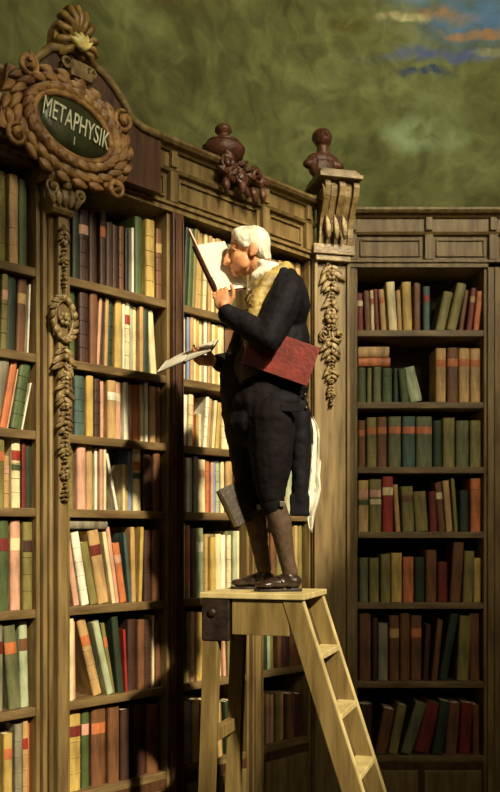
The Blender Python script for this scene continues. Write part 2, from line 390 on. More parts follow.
for s_ in (-hw+.022, hw-.022):
    M_ = b.M; b.M = FC @ Matrix.Translation((s_, -.11, zc(200))) @ Matrix.Rotation(R(90), 4, 'Z')
    b.scroll((0, 0, 0), .055, 1.6, R(90), .011, hand=1); b.M = M_
for k in range(3): b.leaf((-.05+k*.05, -.09-.01*k, zc(243)), .15, .045, R(90), th=.014)
b.build('scroll_bracket', GILT, PC2)
b = B(FC)
for i, (yy, z0, z1) in enumerate([(-.20, 188, 184), (-.17, 184, 180), (-.15, 180, 177)]):
    b.box((-hw-.015+i*.012, yy, zc(z0)), (hw+.012-i*.012, .12, zc(z1)))
b.build('bracket_cap', GILT, PC2, bevel=.004)
b = B(FC); garland(b, -.01, -.012, zc(266), zc(330), .085, 5)
for s_ in (-1, 1):
    b.scroll((-.01+s_*.05, -.015, zc(335)), .05, 1.3, R(90), .01, hand=s_)
flower(b, (-.01, -.03, zc(318)), .045); flower(b, (-.01, -.03, zc(275)), .04)
garland(b, -.01, -.012, zc(338), zc(405), .07, 6)
b.build('garland', GILT, PC2)

# ------------------------------------------------------------------ entablatures
def entab(FM, x0, x1, label, k=0, divs=()):
    th = thing('entablature', base(FM, (x0+x1)/2, z=TOP), label, 'cornice')
    b = B(FM); b.extrude([(DEP, TOP), (-.02, TOP), (-.02, TOP+.025), (-.035, TOP+.03), (-.035, TOP+.045), (DEP, TOP+.045)], x0, x1); b.build('architrave', WOOD, th)
    b = B(FM); b.extrude([(DEP, TOP+.045), (-.005, TOP+.045), (-.005, 1.955), (-.03, 1.96), (-.04, 1.975), (-.015, 1.985), (-.015, 2.07), (DEP, 2.07)], x0, x1)
    b.build('frieze', WOOD, th)
    b = B(FM); b.extrude([(DEP, 2.07), (-.03, 2.07), (-.045, 2.085), (-.07, 2.09), (-.085, 2.105), (-.085, 2.12), (DEP, 2.12)], x0, x1); b.build('cornice_moulding', WOOD, th)
    for x in divs:
        b = B(FM); b.box((x-.028, -.04, TOP+.045), (x+.028, 0, 1.96)); b.box((x-.022, -.045, 1.985), (x+.022, 0, 2.07)); b.build('divider_block', WOOD, th, bevel=.004)
    prev = None
    xs = [x0]+list(divs)+[x1]
    for a, c in zip(xs, xs[1:]):
        if c-a < .16: continue
        b = B(FM); a += .05; c -= .05; z0, z1 = TOP+.07, 1.935
        for q in ((a, z0, c, z0+.012), (a, z1-.012, c, z1), (a, z0, a+.012, z1), (c-.012, z0, c, z1)): b.box((q[0], -.018, q[1]), (q[2], -.004, q[3]))
        b.build('panel_moulding', WOOD, th, bevel=.003)
    return th
entab(FL, e1a-.4, tl(313), 'long moulded entablature running above the left-hand bookcases', divs=(tl(55), tl(170), tl(262), tl(305)))
entab(FR, xr(344), 2.6, 'moulded entablature above the back-wall bookcase at the right', divs=(xr(352), xr(428), xr(492)))
b = B(FR); b.box((xr(540)+.002, -.01, -E), (3.29, DEP, TOP)); tag(b.build('trim_1', WOOD), kind='structure')

# ------------------------------------------------------------------ pediment, cartouche, shell, urn, bust
cxx = tl(74); cz = zl(74, 130)
def topcurve():
    pts = []
    for px, py in [(158, 142), (148, 138), (138, 133), (128, 124), (120, 108), (112, 95), (100, 80), (90, 72), (72, 58), (50, 56), (36, 66), (20, 84), (6, 100), (-6, 108), (-20, 104)]:
        pts.append((tl(px)-.06, zl(px, py)-.02))
    return pts
tc_ = topcurve()
PD = thing('pediment', base(FL, cxx, z=2.1), 'swooping brown pediment rising behind the lettered oval cartouche', 'pediment')
poly = tc_+[(tl(-20)-.06, TOP+.04), (tl(158)-.06, TOP+.04)]
b = B(FL); b.plate(poly, -.095, .10); b.build('pediment_board', WOOD_D, PD)
b = B(FL); b.tube([(x, -.10, z) for x, z in tc_], .022, n=8); b.build('pediment_moulding', GILT, PD)
CA = thing('cartouche', base(FL, cxx-.105, y=-.09, z=cz-.32), 'carved oval cartouche framing a dark green sign lettered in white', 'cartouche')
rot = Matrix.Translation((cxx-.105, -.09, cz-.07)) @ Matrix.Rotation(R(9), 4, 'Y')
FCa = FL @ rot
b = B(FCa); A_, B_ = .205, .128
b.loft([[(A_*k*math.cos(a), y, B_*k*math.sin(a)) for a in [2*math.pi*i/40 for i in range(40)]] for k, y in ((1.04, -.02), (1.0, -.055), (.7, -.072), (.2, -.078))])
b.build('oval_panel', mat('sign_green', (66, 70, 40), rough=.35, var=.2, scale=9, bump=.1), CA)
b = B(FCa)
for ring, (ka, ln, n_, th_, dy) in enumerate([(1.12, .085, 26, .026, -.05), (1.38, .095, 24, .022, -.035), (1.62, .08, 22, .018, -.03)]):
    for i in range(n_):
        a = 2*math.pi*(i+.5*ring)/n_; kb = 1+(ka-1)*1.25
        b.leaf((A_*ka*math.cos(a), dy, B_*kb*math.sin(a)), ln, .05, math.atan2(math.sin(a)*A_, math.cos(a)*B_)+R(60), th=th_, bend=.6)
b.tube([(A_*1.06*math.cos(a), -.06, B_*1.08*math.sin(a)) for a in [2*math.pi*i/40 for i in range(41)]], .017)
for sx, sz, r_ in ((-1, 1, .06), (1, 1, .06), (-1, -1, .055), (1, -1, .055)):
    b.scroll((sx*A_*1.35, -.05, sz*B_*1.35), r_, 1.5, R(90), .015, hand=sx*sz)
b.box((-.36, -.03, -.16), (.33, .09, .14))
b.build('carved_frame', mat('cartouche_gilt', (166, 128, 76), rough=.42, var=.16, scale=14, bump=.6, rgb2=(96, 60, 32)), CA)
def text_mesh(s_, size, M_, name, m, parent, ext=.002, sx=1.0):
    cu = bpy.data.curves.new(name, 'FONT'); cu.body = s_; cu.size = size; cu.extrude = ext; cu.align_x = 'CENTER'; cu.align_y = 'CENTER'; cu.space_character = 1.02
    to = bpy.data.objects.new(name, cu); COL.objects.link(to); dg = bpy.context.evaluated_depsgraph_get()
    me = bpy.data.meshes.new_from_object(to.evaluated_get(dg)); bpy.data.objects.remove(to)
    me.transform(MW[parent.name].inverted() @ M_ @ Matrix.Rotation(R(90), 4, 'X') @ Matrix.Diagonal((sx, 1.3, 1, 1)))
    me.materials.clear(); me.materials.append(m); o = bpy.data.objects.new(name, me); COL.objects.link(o); o.parent = parent; MW[o.name] = MW[parent.name]; return o
LET = mat('letter_paint', (226, 224, 190), rough=.5, var=.05, bump=0)
text_mesh('METAPHYSIK', .098, FCa @ Matrix.Translation((-.0, -.081, .012)), 'lettering', LET, CA, sx=.66)
text_mesh('I', .045, FCa @ Matrix.Translation((.0, -.079, -.075)), 'numeral', LET, CA)
# shell crest
sx_, sz0 = tl(76)-.07, zl(76, 68)-.045
SHL = thing('shell_crest', base(FL, sx_, z=sz0-.06), 'fan-shaped gilt shell standing on top of the lettered cartouche', 'ornament')
b = B(FL @ Matrix.Translation((0, -.06, 0))); 
for k in range(11):
    a = R(-28+k*(236/10)); L_ = .165+.03*math.sin(R(k*18))
    b.tube([(sx_+.02*math.cos(a), -.05, sz0+.09+.02*math.sin(a)), (sx_+L_*.55*math.cos(a)*.72, -.085, sz0+.09+L_*.6*math.sin(a)), (sx_+L_*.8*math.cos(a)*.74, -.055, sz0+.09+L_*.88*math.sin(a)), (sx_+L_*.80*math.cos(a)*.74, -.015, sz0+.09+L_*.9*math.sin(a))], [.008, .016, .02, .013], n=8)
b.plate([(sx_+.12*math.cos(a), sz0+.09+.145*math.sin(a)) for a in [2*math.pi*i/24 for i in range(24)]], -.035, .03)
b.build('shell', mat('shell_gilt', (150, 122, 66), rough=.4, var=.15, scale=14, bump=.4, rgb2=(92, 66, 34)), SHL)
b = B(FL @ Matrix.Translation((0, -.06, 0))); 
for k in range(5): b.leaf((sx_, -.085, sz0+.05), .08, .03, R(90+(k-2)*26), th=.02)
b.ell((sx_, -.1, sz0+.06), (.02, .02, .02)); b.build('palmette', mat('bright_gilt', (226, 208, 128), rough=.3, var=.1, scale=14, bump=.2), SHL)
b = B(FL @ Matrix.Translation((0, -.06, 0))); b.box((sx_-.06, -.09, sz0-.085), (sx_+.06, .05, sz0-.05)); b.box((sx_-.045, -.075, sz0-.05), (sx_+.045, .05, sz0+.0)); b.scroll((sx_-.07, -.06, sz0-.03), .035, 1.3, 0, .01); b.scroll((sx_+.07, -.06, sz0-.03), .035, 1.3, R(180), .01, hand=-1)
b.build('shell_base', GILT, SHL, bevel=.006)
# urn on the entablature
ut = tl(227); uz = 2.12; uF = FL @ Matrix.Translation((ut, .03, uz))
UR = thing('urn', uF, 'dark carved urn standing on the entablature between cartouche and bust', 'urn')
b = B(uF); h_ = zl(227, 122)-uz
b.lathe([(.0, .0), (.06, 0), (.06, .015), (.03, .03), (.022, .06), (.035, .07), (.09, .085), (.118, .125), (.125, .165), (.10, .185)], c=(0, 0, h_-.31), n=28, lobes=14, amp=.03)
b.build('body', GILT_D, UR)
b = B(uF); b.lathe([(.09, .185), (.098, .19), (.098, .2), (.07, .205), (.05, .22), (.03, .235), (.035, .25), (.05, .262), (.05, .28), (.03, .30), (.0, .305)], c=(0, 0, h_-.31), n=28); b.build('lid', GILT_D, UR)
b = B(uF); b.box((-.13, -.07, -.0), (.13, .1, .03)); b.box((-.09, -.06, .03), (.09, .08, h_-.31)); b.build('pedestal', GILT_D, UR, bevel=.006)
ORN = thing('leaf_ornament', base(FL, ut, z=1.98), 'cluster of dark carved leaves and scrolls under the urn', 'ornament')
b = B(FL); rnd = random.Random(4)
for i in range(26):
    px = 214+rnd.random()*38; y_ = -.07-.03*rnd.random(); pz = zl(px, 170+(px-214)*.42+rnd.uniform(-7, 12))
    b.leaf((tl(px), y_, pz), .085, .04, rnd.uniform(0, 6.28), th=.02, bend=rnd.uniform(-.6, .6))
for px, py, hd in ((216, 168, 1), (245, 180, -1), (230, 182, 1)): b.scroll((tl(px), -.09, zl(px, py)), .05, 1.6, R(90), .013, hand=hd)
b.build('carved_leaves', GILT_D, ORN)
# bust on the corner pilaster
bF = Matrix.Translation(((323-250)/F*5.72, 5.74, E+zc(177))) @ Matrix.Rotation(R(-75), 4, 'Z')
BU = thing('bust', bF, 'small dark carved bust standing above the corner scroll bracket', 'bust')
b = B(bF); s_ = (zc(127)-zc(177)); b.M = bF @ Matrix.Diagonal((1.35, 1.3, 1, 1))
b.ell((0, 0, s_*.20), (.05, .075, .075)); b.ell((0, 0, s_*.36), (.045, .085, .045)); b.cap((0, 0, s_*.42), .034, (.005, 0, s_*.62), .030)
b.ell((.005, 0, s_*.78), (.052, .044, .062)); b.ell((.035, 0, s_*.76), (.016, .02, .03)); b.ell((.056, 0, s_*.80), (.01, .008, .014)); b.ell((-.014, 0, s_*.85), (.056, .05, .052))
b.ell((.0, .04, s_*.80), (.01, .006, .014)); b.ell((.0, -.04, s_*.80), (.01, .006, .014)); b.cap((-.0, -.03, s_*.3), .03, (.01, -.075, s_*.24), .03); b.cap((0, .03, s_*.3), .03, (.01, .075, s_*.24), .03)
remesh(b, 'head_and_shoulders', GILT_D, BU, .005, smooth=2)
b = B(bF); b.lathe([(.0, 0), (.065, 0), (.065, .015), (.045, .025), (.035, .05), (.05, .075)], n=20); b.build('socle', GILT_D, BU)
# ------------------------------------------------------------------ books
PAL = {
 'cream': (226, 208, 160), 'white': (236, 230, 204), 'tan': (186, 150, 98), 'yellow': (188, 158, 84), 'brown': (112, 74, 46),
 'dark_brown': (66, 42, 32), 'green': (76, 90, 50), 'dark_green': (46, 58, 40), 'olive': (128, 118, 66), 'teal': (70, 92, 84),
 'pink': (208, 158, 130), 'orange': (192, 112, 66), 'red': (152, 50, 38), 'dark_red': (112, 42, 34), 'blue': (136, 150, 186),
 'grey': (136, 128, 106), 'pale_green': (172, 180, 142), 'black': (32, 26, 24), 'moss': (104, 106, 72)}
WORD = {k: k.replace('_', ' ') for k in PAL}
def bm_(c): return mat('cloth_'+c, PAL[c], rough=.5, var=.17, scale=30, bump=.25, stretch=(1, 1, .25))
PAPER = mat('page_block_paper', (224, 208, 168), rough=.85, var=.08, scale=60, bump=.3, stretch=(6, .2, .2))
def book_shape(th, M_, w_, d_, h_, col, lab=None, bands=True, lab2=None, hasbump=True):
    """an upright book: x thickness, y depth (spine at y=0), z height"""
    bw = min(.0035, w_*.15); bul = min(.012, w_*.22); n = 6
    b = B(M_)
    def prof(x_in, o):   # spine arc between the two boards
        return [(w_/2-(w_/2-x_in)*math.cos(math.pi*i/n), -o*math.sin(math.pi*i/n)) for i in range(n+1)]
    outer = prof(0, bul); inner = prof(bw, bul-bw*.8)
    ring = [(0, d_)]+outer+[(w_, d_), (w_-bw, d_)]+[(x, y+bw*.5) for x, y in reversed(inner)]+[(bw, d_)]
    # boards and spine as one U shaped shell
    nn = len(ring)
    lo = [b.v((x, y, 0)) for x, y in ring]; hi = [b.v((x, y, h_)) for x, y in ring]
    for i in range(nn): b.f([lo[i], lo[(i+1)%nn], hi[(i+1)%nn], hi[i]], False)
    m = len(outer)
    L_out = list(range(0, m+2)); L_in = [nn-1]+list(range(nn-2, m+1, -1))
    for vs, rev in ((lo, True), (hi, False)):
        for k in range(m+1):
            q = [vs[L_out[k]], vs[L_out[k+1]], vs[L_in[k+1]], vs[L_in[k]]]
            b.f(q if rev else q[::-1])
    if bands and w_ > .024 and (int(w_*9973+h_*7919) % 3 == 0):
        nb = 4 if h_ > .28 else 3
        for k in range(nb):
            z = h_*(k+1)/(nb+1)*.96+.01
            pts = [(x, y-.0006, z) for x, y in prof(0, bul)]
            b.tube(pts, .0026, n=6)
    b.build('cover', bm_(col), th)
    b = B(M_); b.box((bw, bw-bul*.3, .004), (w_-bw, d_-.006, h_-.005)); b.build('page_block', PAPER, th)
    def patch(c, f0, f1):
        b = B(M_); pr = [(x, y-.0022) for x, y in prof(0, bul)][0:]
        b.loft([[(x, y, h_*f0) for x, y in pr], [(x, y, h_*f1) for x, y in pr]], closed=False)
        b.build('spine_label', bm_(c), th)
    if lab: patch(lab, .66, .80)
    if lab2: patch(lab2, .52, .62)
ORD = ['first', 'second', 'third', 'fourth', 'fifth', 'sixth', 'seventh', 'eighth', 'ninth', 'tenth', 'eleventh', 'twelfth', 'thirteenth', 'fourteenth', 'fifteenth', 'sixteenth', 'seventeenth', 'eighteenth', 'nineteenth', 'twentieth']
ROW = ['top', 'second', 'third', 'fourth', 'fifth', 'sixth', 'bottom']
NB = [0]
def row(FM, tx, zf, shelf_z, ri, entries, casename, yfr=.03, xmin=None, xmax=None, exclude=()):
    """entries: (bottom x0, bottom x1, top shift dx, top row, colour, label colour, label colour 2) in photo columns"""
    rr = random.Random(hash((casename, ri)) % 1000 if False else len(casename)*31+ri)
    zb = shelf_z+TH+.0005; prev_end = -1e9
    for i, e in enumerate(entries):
        a, c, dx, ty, col = e[:5]; lab = e[5] if len(e) > 5 else None; lab2 = e[6] if len(e) > 6 else None
        t0, t1 = tx(a), tx(c)
        if xmin is not None: t0 = max(t0, xmin+.002)
        if xmax is not None: t1 = min(t1, xmax-.002)
        t0 = max(t0, prev_end+.0006)
        if t1-t0 < .006: continue
        zt = zf((a+c)/2+dx, ty); H_ = zt-zb
        if dx:
            sh_ = tx((a+c)/2+dx)-tx((a+c)/2); ph = math.atan2(sh_, H_)
        else: ph = 0
        wfull = t1-t0
        wd = wfull*math.cos(ph)-.0022; h_ = min(H_/math.cos(ph), 9)
        if ph: h_ -= abs(math.sin(ph))*wd*.5
        prev_end = t1
        dd = .20+.05*rr.random(); yy = yfr+rr.uniform(0, .03)
        # leans about the lower corner it rests on
        if ph >= 0: piv = (t1, 0); M_ = FM @ Matrix.Translation((t1, yy, zb)) @ Matrix.Rotation(ph, 4, 'Y') @ Matrix.Translation((-wd, 0, 0))
        else: M_ = FM @ Matrix.Translation((t0, yy, zb)) @ Matrix.Rotation(ph, 4, 'Y')
        nm = WORD[col]; size = 'slim ' if wd < .022 else ('thick ' if wd > .055 else '')
        ln = ' leaning' if abs(ph) > .04 else ''
        lbl = f"{size}{nm} book{' with '+WORD[lab]+' label' if lab else ''}{ln}, {ORD[i]} from left, {ROW[ri]} row, {casename}"
        th = thing('book', M_, lbl, 'book', 'books in the '+casename)
        book_shape(th, M_, wd, dd, h_, col, lab, lab2=lab2); NB[0] += 1
def rowsL(case, data, x0, x1):
    for ri, ent in enumerate(data): row(FL, tl, zl, SH[ri], ri, ent, case, xmin=x0, xmax=x1)
rowsL('far left bookcase', [
 [(-9,-3,0,166,'brown'),(-2.5,11,0,168,'olive'),(12.5,22,0,173,'tan'),(22.5,31,0,178,'green')],
 [(-4,3,0,275,'grey'),(3.5,10,2,273,'olive','pink'),(10.5,20,2,275,'dark_green'),(21,30,2.5,277,'brown','tan'),(30.5,32.5,2.5,283,'white')],
 [(-10,2,12,358,'grey'),(3,10,12,359,'orange'),(11,13,11,368,'pink'),(13.5,25,10,363,'green'),(25.5,27.5,9,382,'white')],
 [(-6,8,0,437,'olive','orange'),(9,15,0,455,'tan','pink'),(16,25,0,435,'cream','red','green'),(26,30.5,0,441,'dark_red'),(31,36,0,438,'dark_green')],
 [(-5,2,0,520,'grey'),(3,13,0,520,'green','dark_red'),(15,25,0,520,'pink','cream'),(26,35.5,0,522,'olive','dark_brown')],
 [(-6,8,0,625,'grey','dark_red'),(14,26,-6,626,'moss','orange'),(27,35.5,-2,622,'pale_green','brown')],
 [(-4,5,0,728,'pale_green'),(8,17,0,735,'yellow','orange'),(19,26.5,0,725,'grey'),(27,32.5,0,722,'tan','red'),(33,36,0,720,'orange')],
], e1a, e1b)
rowsL('sunlit second bookcase', [
 [(76,83,0,207,'dark_green'),(84,94,0,208,'dark_brown','pink'),(95,103,0,209,'dark_brown'),(104,110,0,210,'dark_brown','orange'),(110.5,118,0,221,'dark_brown'),(119,124.5,0,223,'dark_brown'),(125,130,0,224,'brown'),(131,135,0,226,'black'),(136,138.6,0,226,'white'),(140,147.5,0,215,'green'),(149,158,0,219,'yellow'),(159,165,0,228,'brown','tan')],
 [(71,81,0,289,'green'),(82.5,92,0,292,'dark_brown'),(93,101,0,291,'brown'),(101.3,104.5,3,296,'pink'),(105,108,2,300,'dark_brown'),(108.5,112,1.5,297,'tan'),(112.5,118,1.5,297,'dark_green'),(119,126,1,298,'yellow'),(126.5,129,0,303,'white'),(130,135,0,299,'cream','red'),(136,138.6,0,303,'pale_green'),(139,142.5,0,305,'cream'),(143,147,0,306,'tan'),(148,154,0,307,'dark_green'),(157,163.5,-4,309,'cream')],
 [(71,78,0,373,'brown'),(79,89,0,375,'teal'),(90,97.5,0,375,'yellow'),(98.5,105,0,378,'dark_brown'),(106,109.5,0,380,'pink'),(111,120,0,380,'tan','white'),(121,126,0,381,'pink','cream'),(127,132,0,382,'white'),(132.5,136,0,384,'pink'),(137,144,0,384,'orange'),(144.5,148,0,385,'cream'),(149,152.5,0,382,'white'),(154,160,0,386,'tan'),(161,165.5,0,386,'brown')],
 [(71,79.5,0,441,'olive'),(81,90,0,443,'pink'),(92,98.5,0,446,'tan'),(99.5,102.5,0,448,'white'),(103,106.3,0,449,'pink'),(107,110,0,447,'cream'),(122,125,-11,449,'white'),(127,130,0,464,'cream'),(130.6,134,0,464,'yellow'),(134.5,138,0,450,'blue'),(138.5,146.5,0,449,'cream','orange','green'),(148,156,0,450,'dark_brown'),(157,164,0,450,'brown')],
 [(79,85,-10,536,'pink'),(86,94,-11,532,'white'),(95,103,-10.5,542,'olive'),(104,115,-11,530,'tan','dark_red'),(116,120,-10,532,'cream'),(121,125,-10,527,'pink'),(126,133,-8,543,'orange','pink'),(133.5,136.5,-6,533,'teal'),(137,141.5,-1.5,527,'tan'),(142,145.5,2,527,'yellow'),(148,155,0,530,'dark_brown'),(156,164,0,530,'brown')],
 [(73,77.5,0,619,'cream'),(79,82.5,-.8,620,'pink'),(100,109,-17,620,'tan','orange'),(111,117.5,-15,622,'pale_green'),(118,122,-11,624,'olive','orange'),(122.5,129,-6.5,617,'dark_green'),(129.5,132,-2.5,630,'red'),(134,141,0,620,'dark_brown'),(142,149,0,620,'brown'),(150,157,0,620,'dark_brown'),(158,160.5,0,616,'cream'),(161,166,0,622,'brown')],
 [(74,87,0,710,'yellow','dark_red'),(88,95.5,0,709,'green','pink'),(97,111,0,708,'brown','orange'),(112,123,0,708,'brown'),(124,133,0,710,'dark_brown'),(134,138,0,706,'black'),(139,150,0,706,'dark_brown'),(151,163,0,706,'brown')],
], e2a, e2b)
def mk(x0, s_, cols, top, dx=0, j=3, seed=0):
    """a run of books: cols is a list of (width, colour) in photo columns"""
    rr = random.Random(seed); out = []; x = x0
    for w_, c in cols:
        out.append((x, x+w_*s_, dx, top+(x-x0)*.12+rr.uniform(0, j), c)); x += w_*s_+.25
    return out
rowsL('third bookcase of pale books', [
 [(184,186,1.5,226,'red'),(186.5,190,3,226,'dark_green'),(190.5,195,3,228,'green'),(195.3,199,3,228,'olive'),(199.4,203,2.5,229,'tan'),(203.3,207,2,231,'yellow'),(207.3,211,2,233,'cream'),(211.3,215,1,235,'tan'),(215.3,219,1,237,'cream'),(219.4,225,0,238,'yellow'),(225.4,232,0,240,'tan'),(232.5,242,0,243,'green')],
 [(184,186.6,0,313,'olive'),(187,190,0,313,'cream'),(190.3,193,0,316,'blue'),(193.3,197,0,314,'tan'),(197.4,200,0,316,'cream'),(200.4,204,0,317,'yellow'),(204.4,208,0,318,'cream'),(208.4,211.5,0,319,'white'),(211.8,215,0,321,'tan'),(215.3,218.5,0,324,'cream'),(218.8,222,0,325,'yellow'),(222.4,230,0,324,'cream'),(231,243,0,325,'brown')],
 [(184,186,2,390,'cream'),(187,191.5,1.5,394,'white'),(192,196.5,1,394,'cream'),(197,200.5,0,395,'orange'),(201,204,0,414,'tan'),(204.3,208,0,413,'cream'),(209,212.5,3,396,'white'),(213,216,3,398,'tan'),(216.5,219.5,3,400,'cream'),(220,224,3,402,'yellow'),(226,234,0,404,'cream'),(235,243,0,404,'brown')],
 [(184,187,0,460,'brown'),(187.4,190,0,457,'olive'),(190.4,194,0,457,'white'),(194.4,198,0,457,'pale_green'),(198.4,203,0,456,'grey'),(204,211,0,459,'cream','pink'),(212,215.5,0,460,'orange'),(216,218.6,0,462,'pink'),(219,222,0,460,'blue'),(222.4,226,0,460,'pale_green'),(226.4,230,0,461,'cream'),(231,238,0,461,'tan'),(238.5,245,0,461,'brown')],
 [(184,187,0,523,'black'),(187.4,190,0,523,'white'),(190.5,193,0,525,'orange'),(193.4,196.5,0,525,'pink'),(197,199,0,528,'brown'),(200,206.5,0,528,'pale_green','white'),(207,210.5,0,534,'olive'),(211,214,0,534,'tan'),(214.3,219.5,0,537,'yellow'),(220,226,0,534,'cream'),(226.5,231.5,0,535,'white'),(232,236,0,535,'cream'),(236.4,240.5,0,531,'pale_green'),(241,245,0,531,'cream')],
 [(184,187,0,612,'tan'),(187.4,190.5,0,612,'cream'),(191,194.5,0,613,'olive'),(195,199,0,612,'pink'),(199.5,206,0,613,'yellow'),(207,213,0,613,'brown'),(214,220,0,614,'tan'),(221,224,-2,618,'yellow'),(224.5,228,-2,618,'cream'),(228.5,231.5,-2,616,'pink'),(232,235,-1,616,'olive'),(235.5,239,0,614,'cream'),(239.5,244,0,614,'pale_green')],
 [(184,187.5,0,700,'olive'),(188,191,0,702,'yellow'),(191.5,195,0,702,'blue'),(196,203,0,700,'tan'),(204,212,0,700,'brown'),(213,220,0,700,'olive'),(222,226,-2,704,'tan'),(226.5,230,-2,702,'olive'),(230.5,235,-2,702,'dark_green'),(236,243,0,702,'brown')],
], e3a, e3b)
rowsL('fourth bookcase behind the ladder', [
 [(264,270,0,257,'brown'),(271,276,0,258,'green'),(277,283,0,258,'olive'),(284,289,0,259,'tan'),(290,295,0,260,'brown'),(296,301,0,261,'olive'),(302,307,0,262,'tan')],
 [(264,272,0,332,'brown'),(273,281,0,333,'tan'),(282,290,0,334,'olive'),(291,299,0,335,'brown'),(300,307.5,0,336,'dark_red')],
 [(264,272,0,402,'brown'),(273,281,0,403,'olive'),(282,290,0,404,'tan'),(291,299,0,404,'brown'),(300,307.5,0,405,'cream')],
 [(264,272,0,467,'brown'),(273,281,0,467,'olive'),(282,287,0,467,'cream'),(287.5,290.5,0,467,'tan'),(291,299,0,468,'pale_green'),(300,307.5,0,468,'yellow')],
 [(264,270,0,533,'cream'),(270.5,275,0,533,'tan'),(275.5,281,0,533,'brown'),(282,287,0,534,'olive'),(287.4,291,0,525,'pale_green'),(291.3,295,0,526,'yellow'),(295.3,298.6,0,527,'olive'),(299,303,0,525,'tan'),(303.4,307.5,0,525,'olive')],
 [(264,268,-1,614,'grey'),(268.4,272,-1,614,'dark_green'),(272.5,276,-1,616,'pale_green'),(276.5,280,-1,616,'olive'),(281,285,0,614,'brown'),(286,295,0,614,'dark_brown'),(296,307,0,614,'brown')],
 [(264,268,0,695,'olive'),(268.4,272,0,695,'brown'),(272.4,276,0,696,'tan'),(276.5,280,0,696,'pink'),(280.5,285,0,694,'olive'),(286,290,0,694,'tan'),(291,299,0,694,'brown'),(300,307,0,694,'dark_brown')],
], e4a, e4b)
# back wall bookcase
RB = [
 [(358.5,365,-1,291,'dark_red','cream'),(366,372,-1.5,289,'brown'),(372.3,376,-1,288,'cream','orange'),(376.3,381,-2,287,'dark_red'),(382,388,-3,288,'tan','orange'),(390,399,-3,280,'cream'),(399.5,404,-2,288,'tan'),(404.5,414,-1.5,280,'yellow'),(415,422,0,281,'brown'),(424,431,0,285,'teal','red'),(436,446,9,290,'olive'),(447,457,11,282,'olive'),(460,465,6,288,'brown'),(467,473,5,287,'dark_red','tan'),(474,480,4,290,'orange')],
 [(358.5,367,0,366,'green'),(368,373,0,366,'olive'),(373.5,382,0,366,'moss'),(383,393,0,367,'green'),(394.5,400,0,367,'dark_green'),(402,410,-3,368,'green'),(412,425,-9,366,'pale_green'),(437,447.5,0,347,'tan','orange'),(448,459,0,347,'brown','orange'),(460,471,0,347,'tan','orange'),(472,482.5,0,347,'tan','orange')],
 [(358.5,366,0,420,'brown','orange'),(367,377,0,417,'olive','orange'),(378,388,0,416,'brown','orange'),(389,402,0,416,'moss','orange'),(403,416,0,416,'teal','orange'),(417,433,0,416,'moss','orange'),(434,443,0,420,'dark_green'),(444,456,0,417,'olive'),(457,470,0,420,'moss'),(471,482,0,420,'olive')],
 [(358.5,369,0,480,'tan','pink','green'),(370,382,0,479,'olive','pink','cream'),(383,394,0,476,'red','cream'),(397,402,-3,484,'tan'),(404,416,-2,486,'olive','brown'),(417,430,-3,491,'olive'),(431,439,-1,491,'dark_red'),(440,447,-4,482,'brown','cream'),(448,455,-4,480,'tan'),(456,460,-4,478,'olive'),(461,470,0,490,'dark_green'),(472,482.5,0,478,'orange')],
 [(360,369,0,558,'moss'),(370,380,0,558,'olive'),(381,391,0,554,'olive'),(392,403,0,553,'yellow'),(404,415,0,557,'orange'),(416,426,0,557,'dark_green'),(427,438,0,550,'brown'),(439,449,0,562,'dark_red'),(451,462,4,542,'brown'),(464,474,2,551,'olive'),(475,483,0,558,'yellow')],
 [(360,372,0,614,'brown'),(373,378,0,618,'dark_brown'),(379,389,0,624,'grey'),(390,400,0,616,'brown','tan'),(401,411,0,614,'brown'),(412,423,0,616,'brown','orange'),(424,430,3,625,'dark_brown'),(432,438,6,620,'brown'),(440,449,12,614,'dark_green'),(458,470,3,616,'olive'),(471,481,0,614,'brown')],
 [(360,373,0,705,'dark_brown'),(375,387,9,710,'brown'),(388,398,10,706,'olive'),(400,412,16,704,'moss'),(414,430,14,704,'dark_red'),(432,443,9,702,'dark_green'),(446,458,4,704,'brown'),(460,472,3,704,'dark_red'),(474,481,0,706,'brown')]]
for ri, ent in enumerate(RB): row(FR, xr, lambda px, py: zr(py), SR[ri], ri, ent, 'back wall bookcase', xmin=xa, xmax=xb)
# books lying flat on top of others
def flat_book(FM, x0, x1, z0, z1, y0, col, label, lab=None):
    M_ = FM @ Matrix.Translation((x0, y0, z1)) @ Matrix.Rotation(R(90), 4, 'Y')
    th = thing('book', FM @ Matrix.Translation((x0, y0, z0)), label, 'book'); book_shape(th, M_, z1-z0, .2, x1-x0, col, lab)
ztop = zl(92, 529)
flat_book(FL, tl(73), tl(111), ztop, zl(92, 518.5), .04, 'grey', 'greyish cream book lying flat on the leaning books, sunlit second bookcase')
fz = zr(366)
flat_book(FR, xr(359), xr(391), fz+.004, fz+.062, .04, 'orange', 'orange-brown book lying flat on green books, lower of two, back wall bookcase')
flat_book(FR, xr(359), xr(390), fz+.064, fz+.135, .04, 'tan', 'tan book lying flat on an orange-brown book, back wall bookcase')
# broad tan volume standing face-on behind the leaning white book
M_ = FL @ Matrix.Translation((tl(114), .25, SH[3]+TH+.001)) 
th = thing('book', M_, 'broad tan book showing its front board behind a leaning white book', 'book')
b = B(M_); ww = tl(134)-tl(114); hh = zl(124, 449)-SH[3]-TH
b.box((0, 0, 0), (ww, .004, hh)); b.box((0, .034, 0), (ww, .038, hh)); b.box((0, .004, 0), (.004, .034, hh)); b.build('cover', bm_('tan'), th, bevel=.001)
b = B(M_); b.box((.004, .004, .003), (ww-.006, .034, hh-.004)); b.build('page_block', PAPER, th)

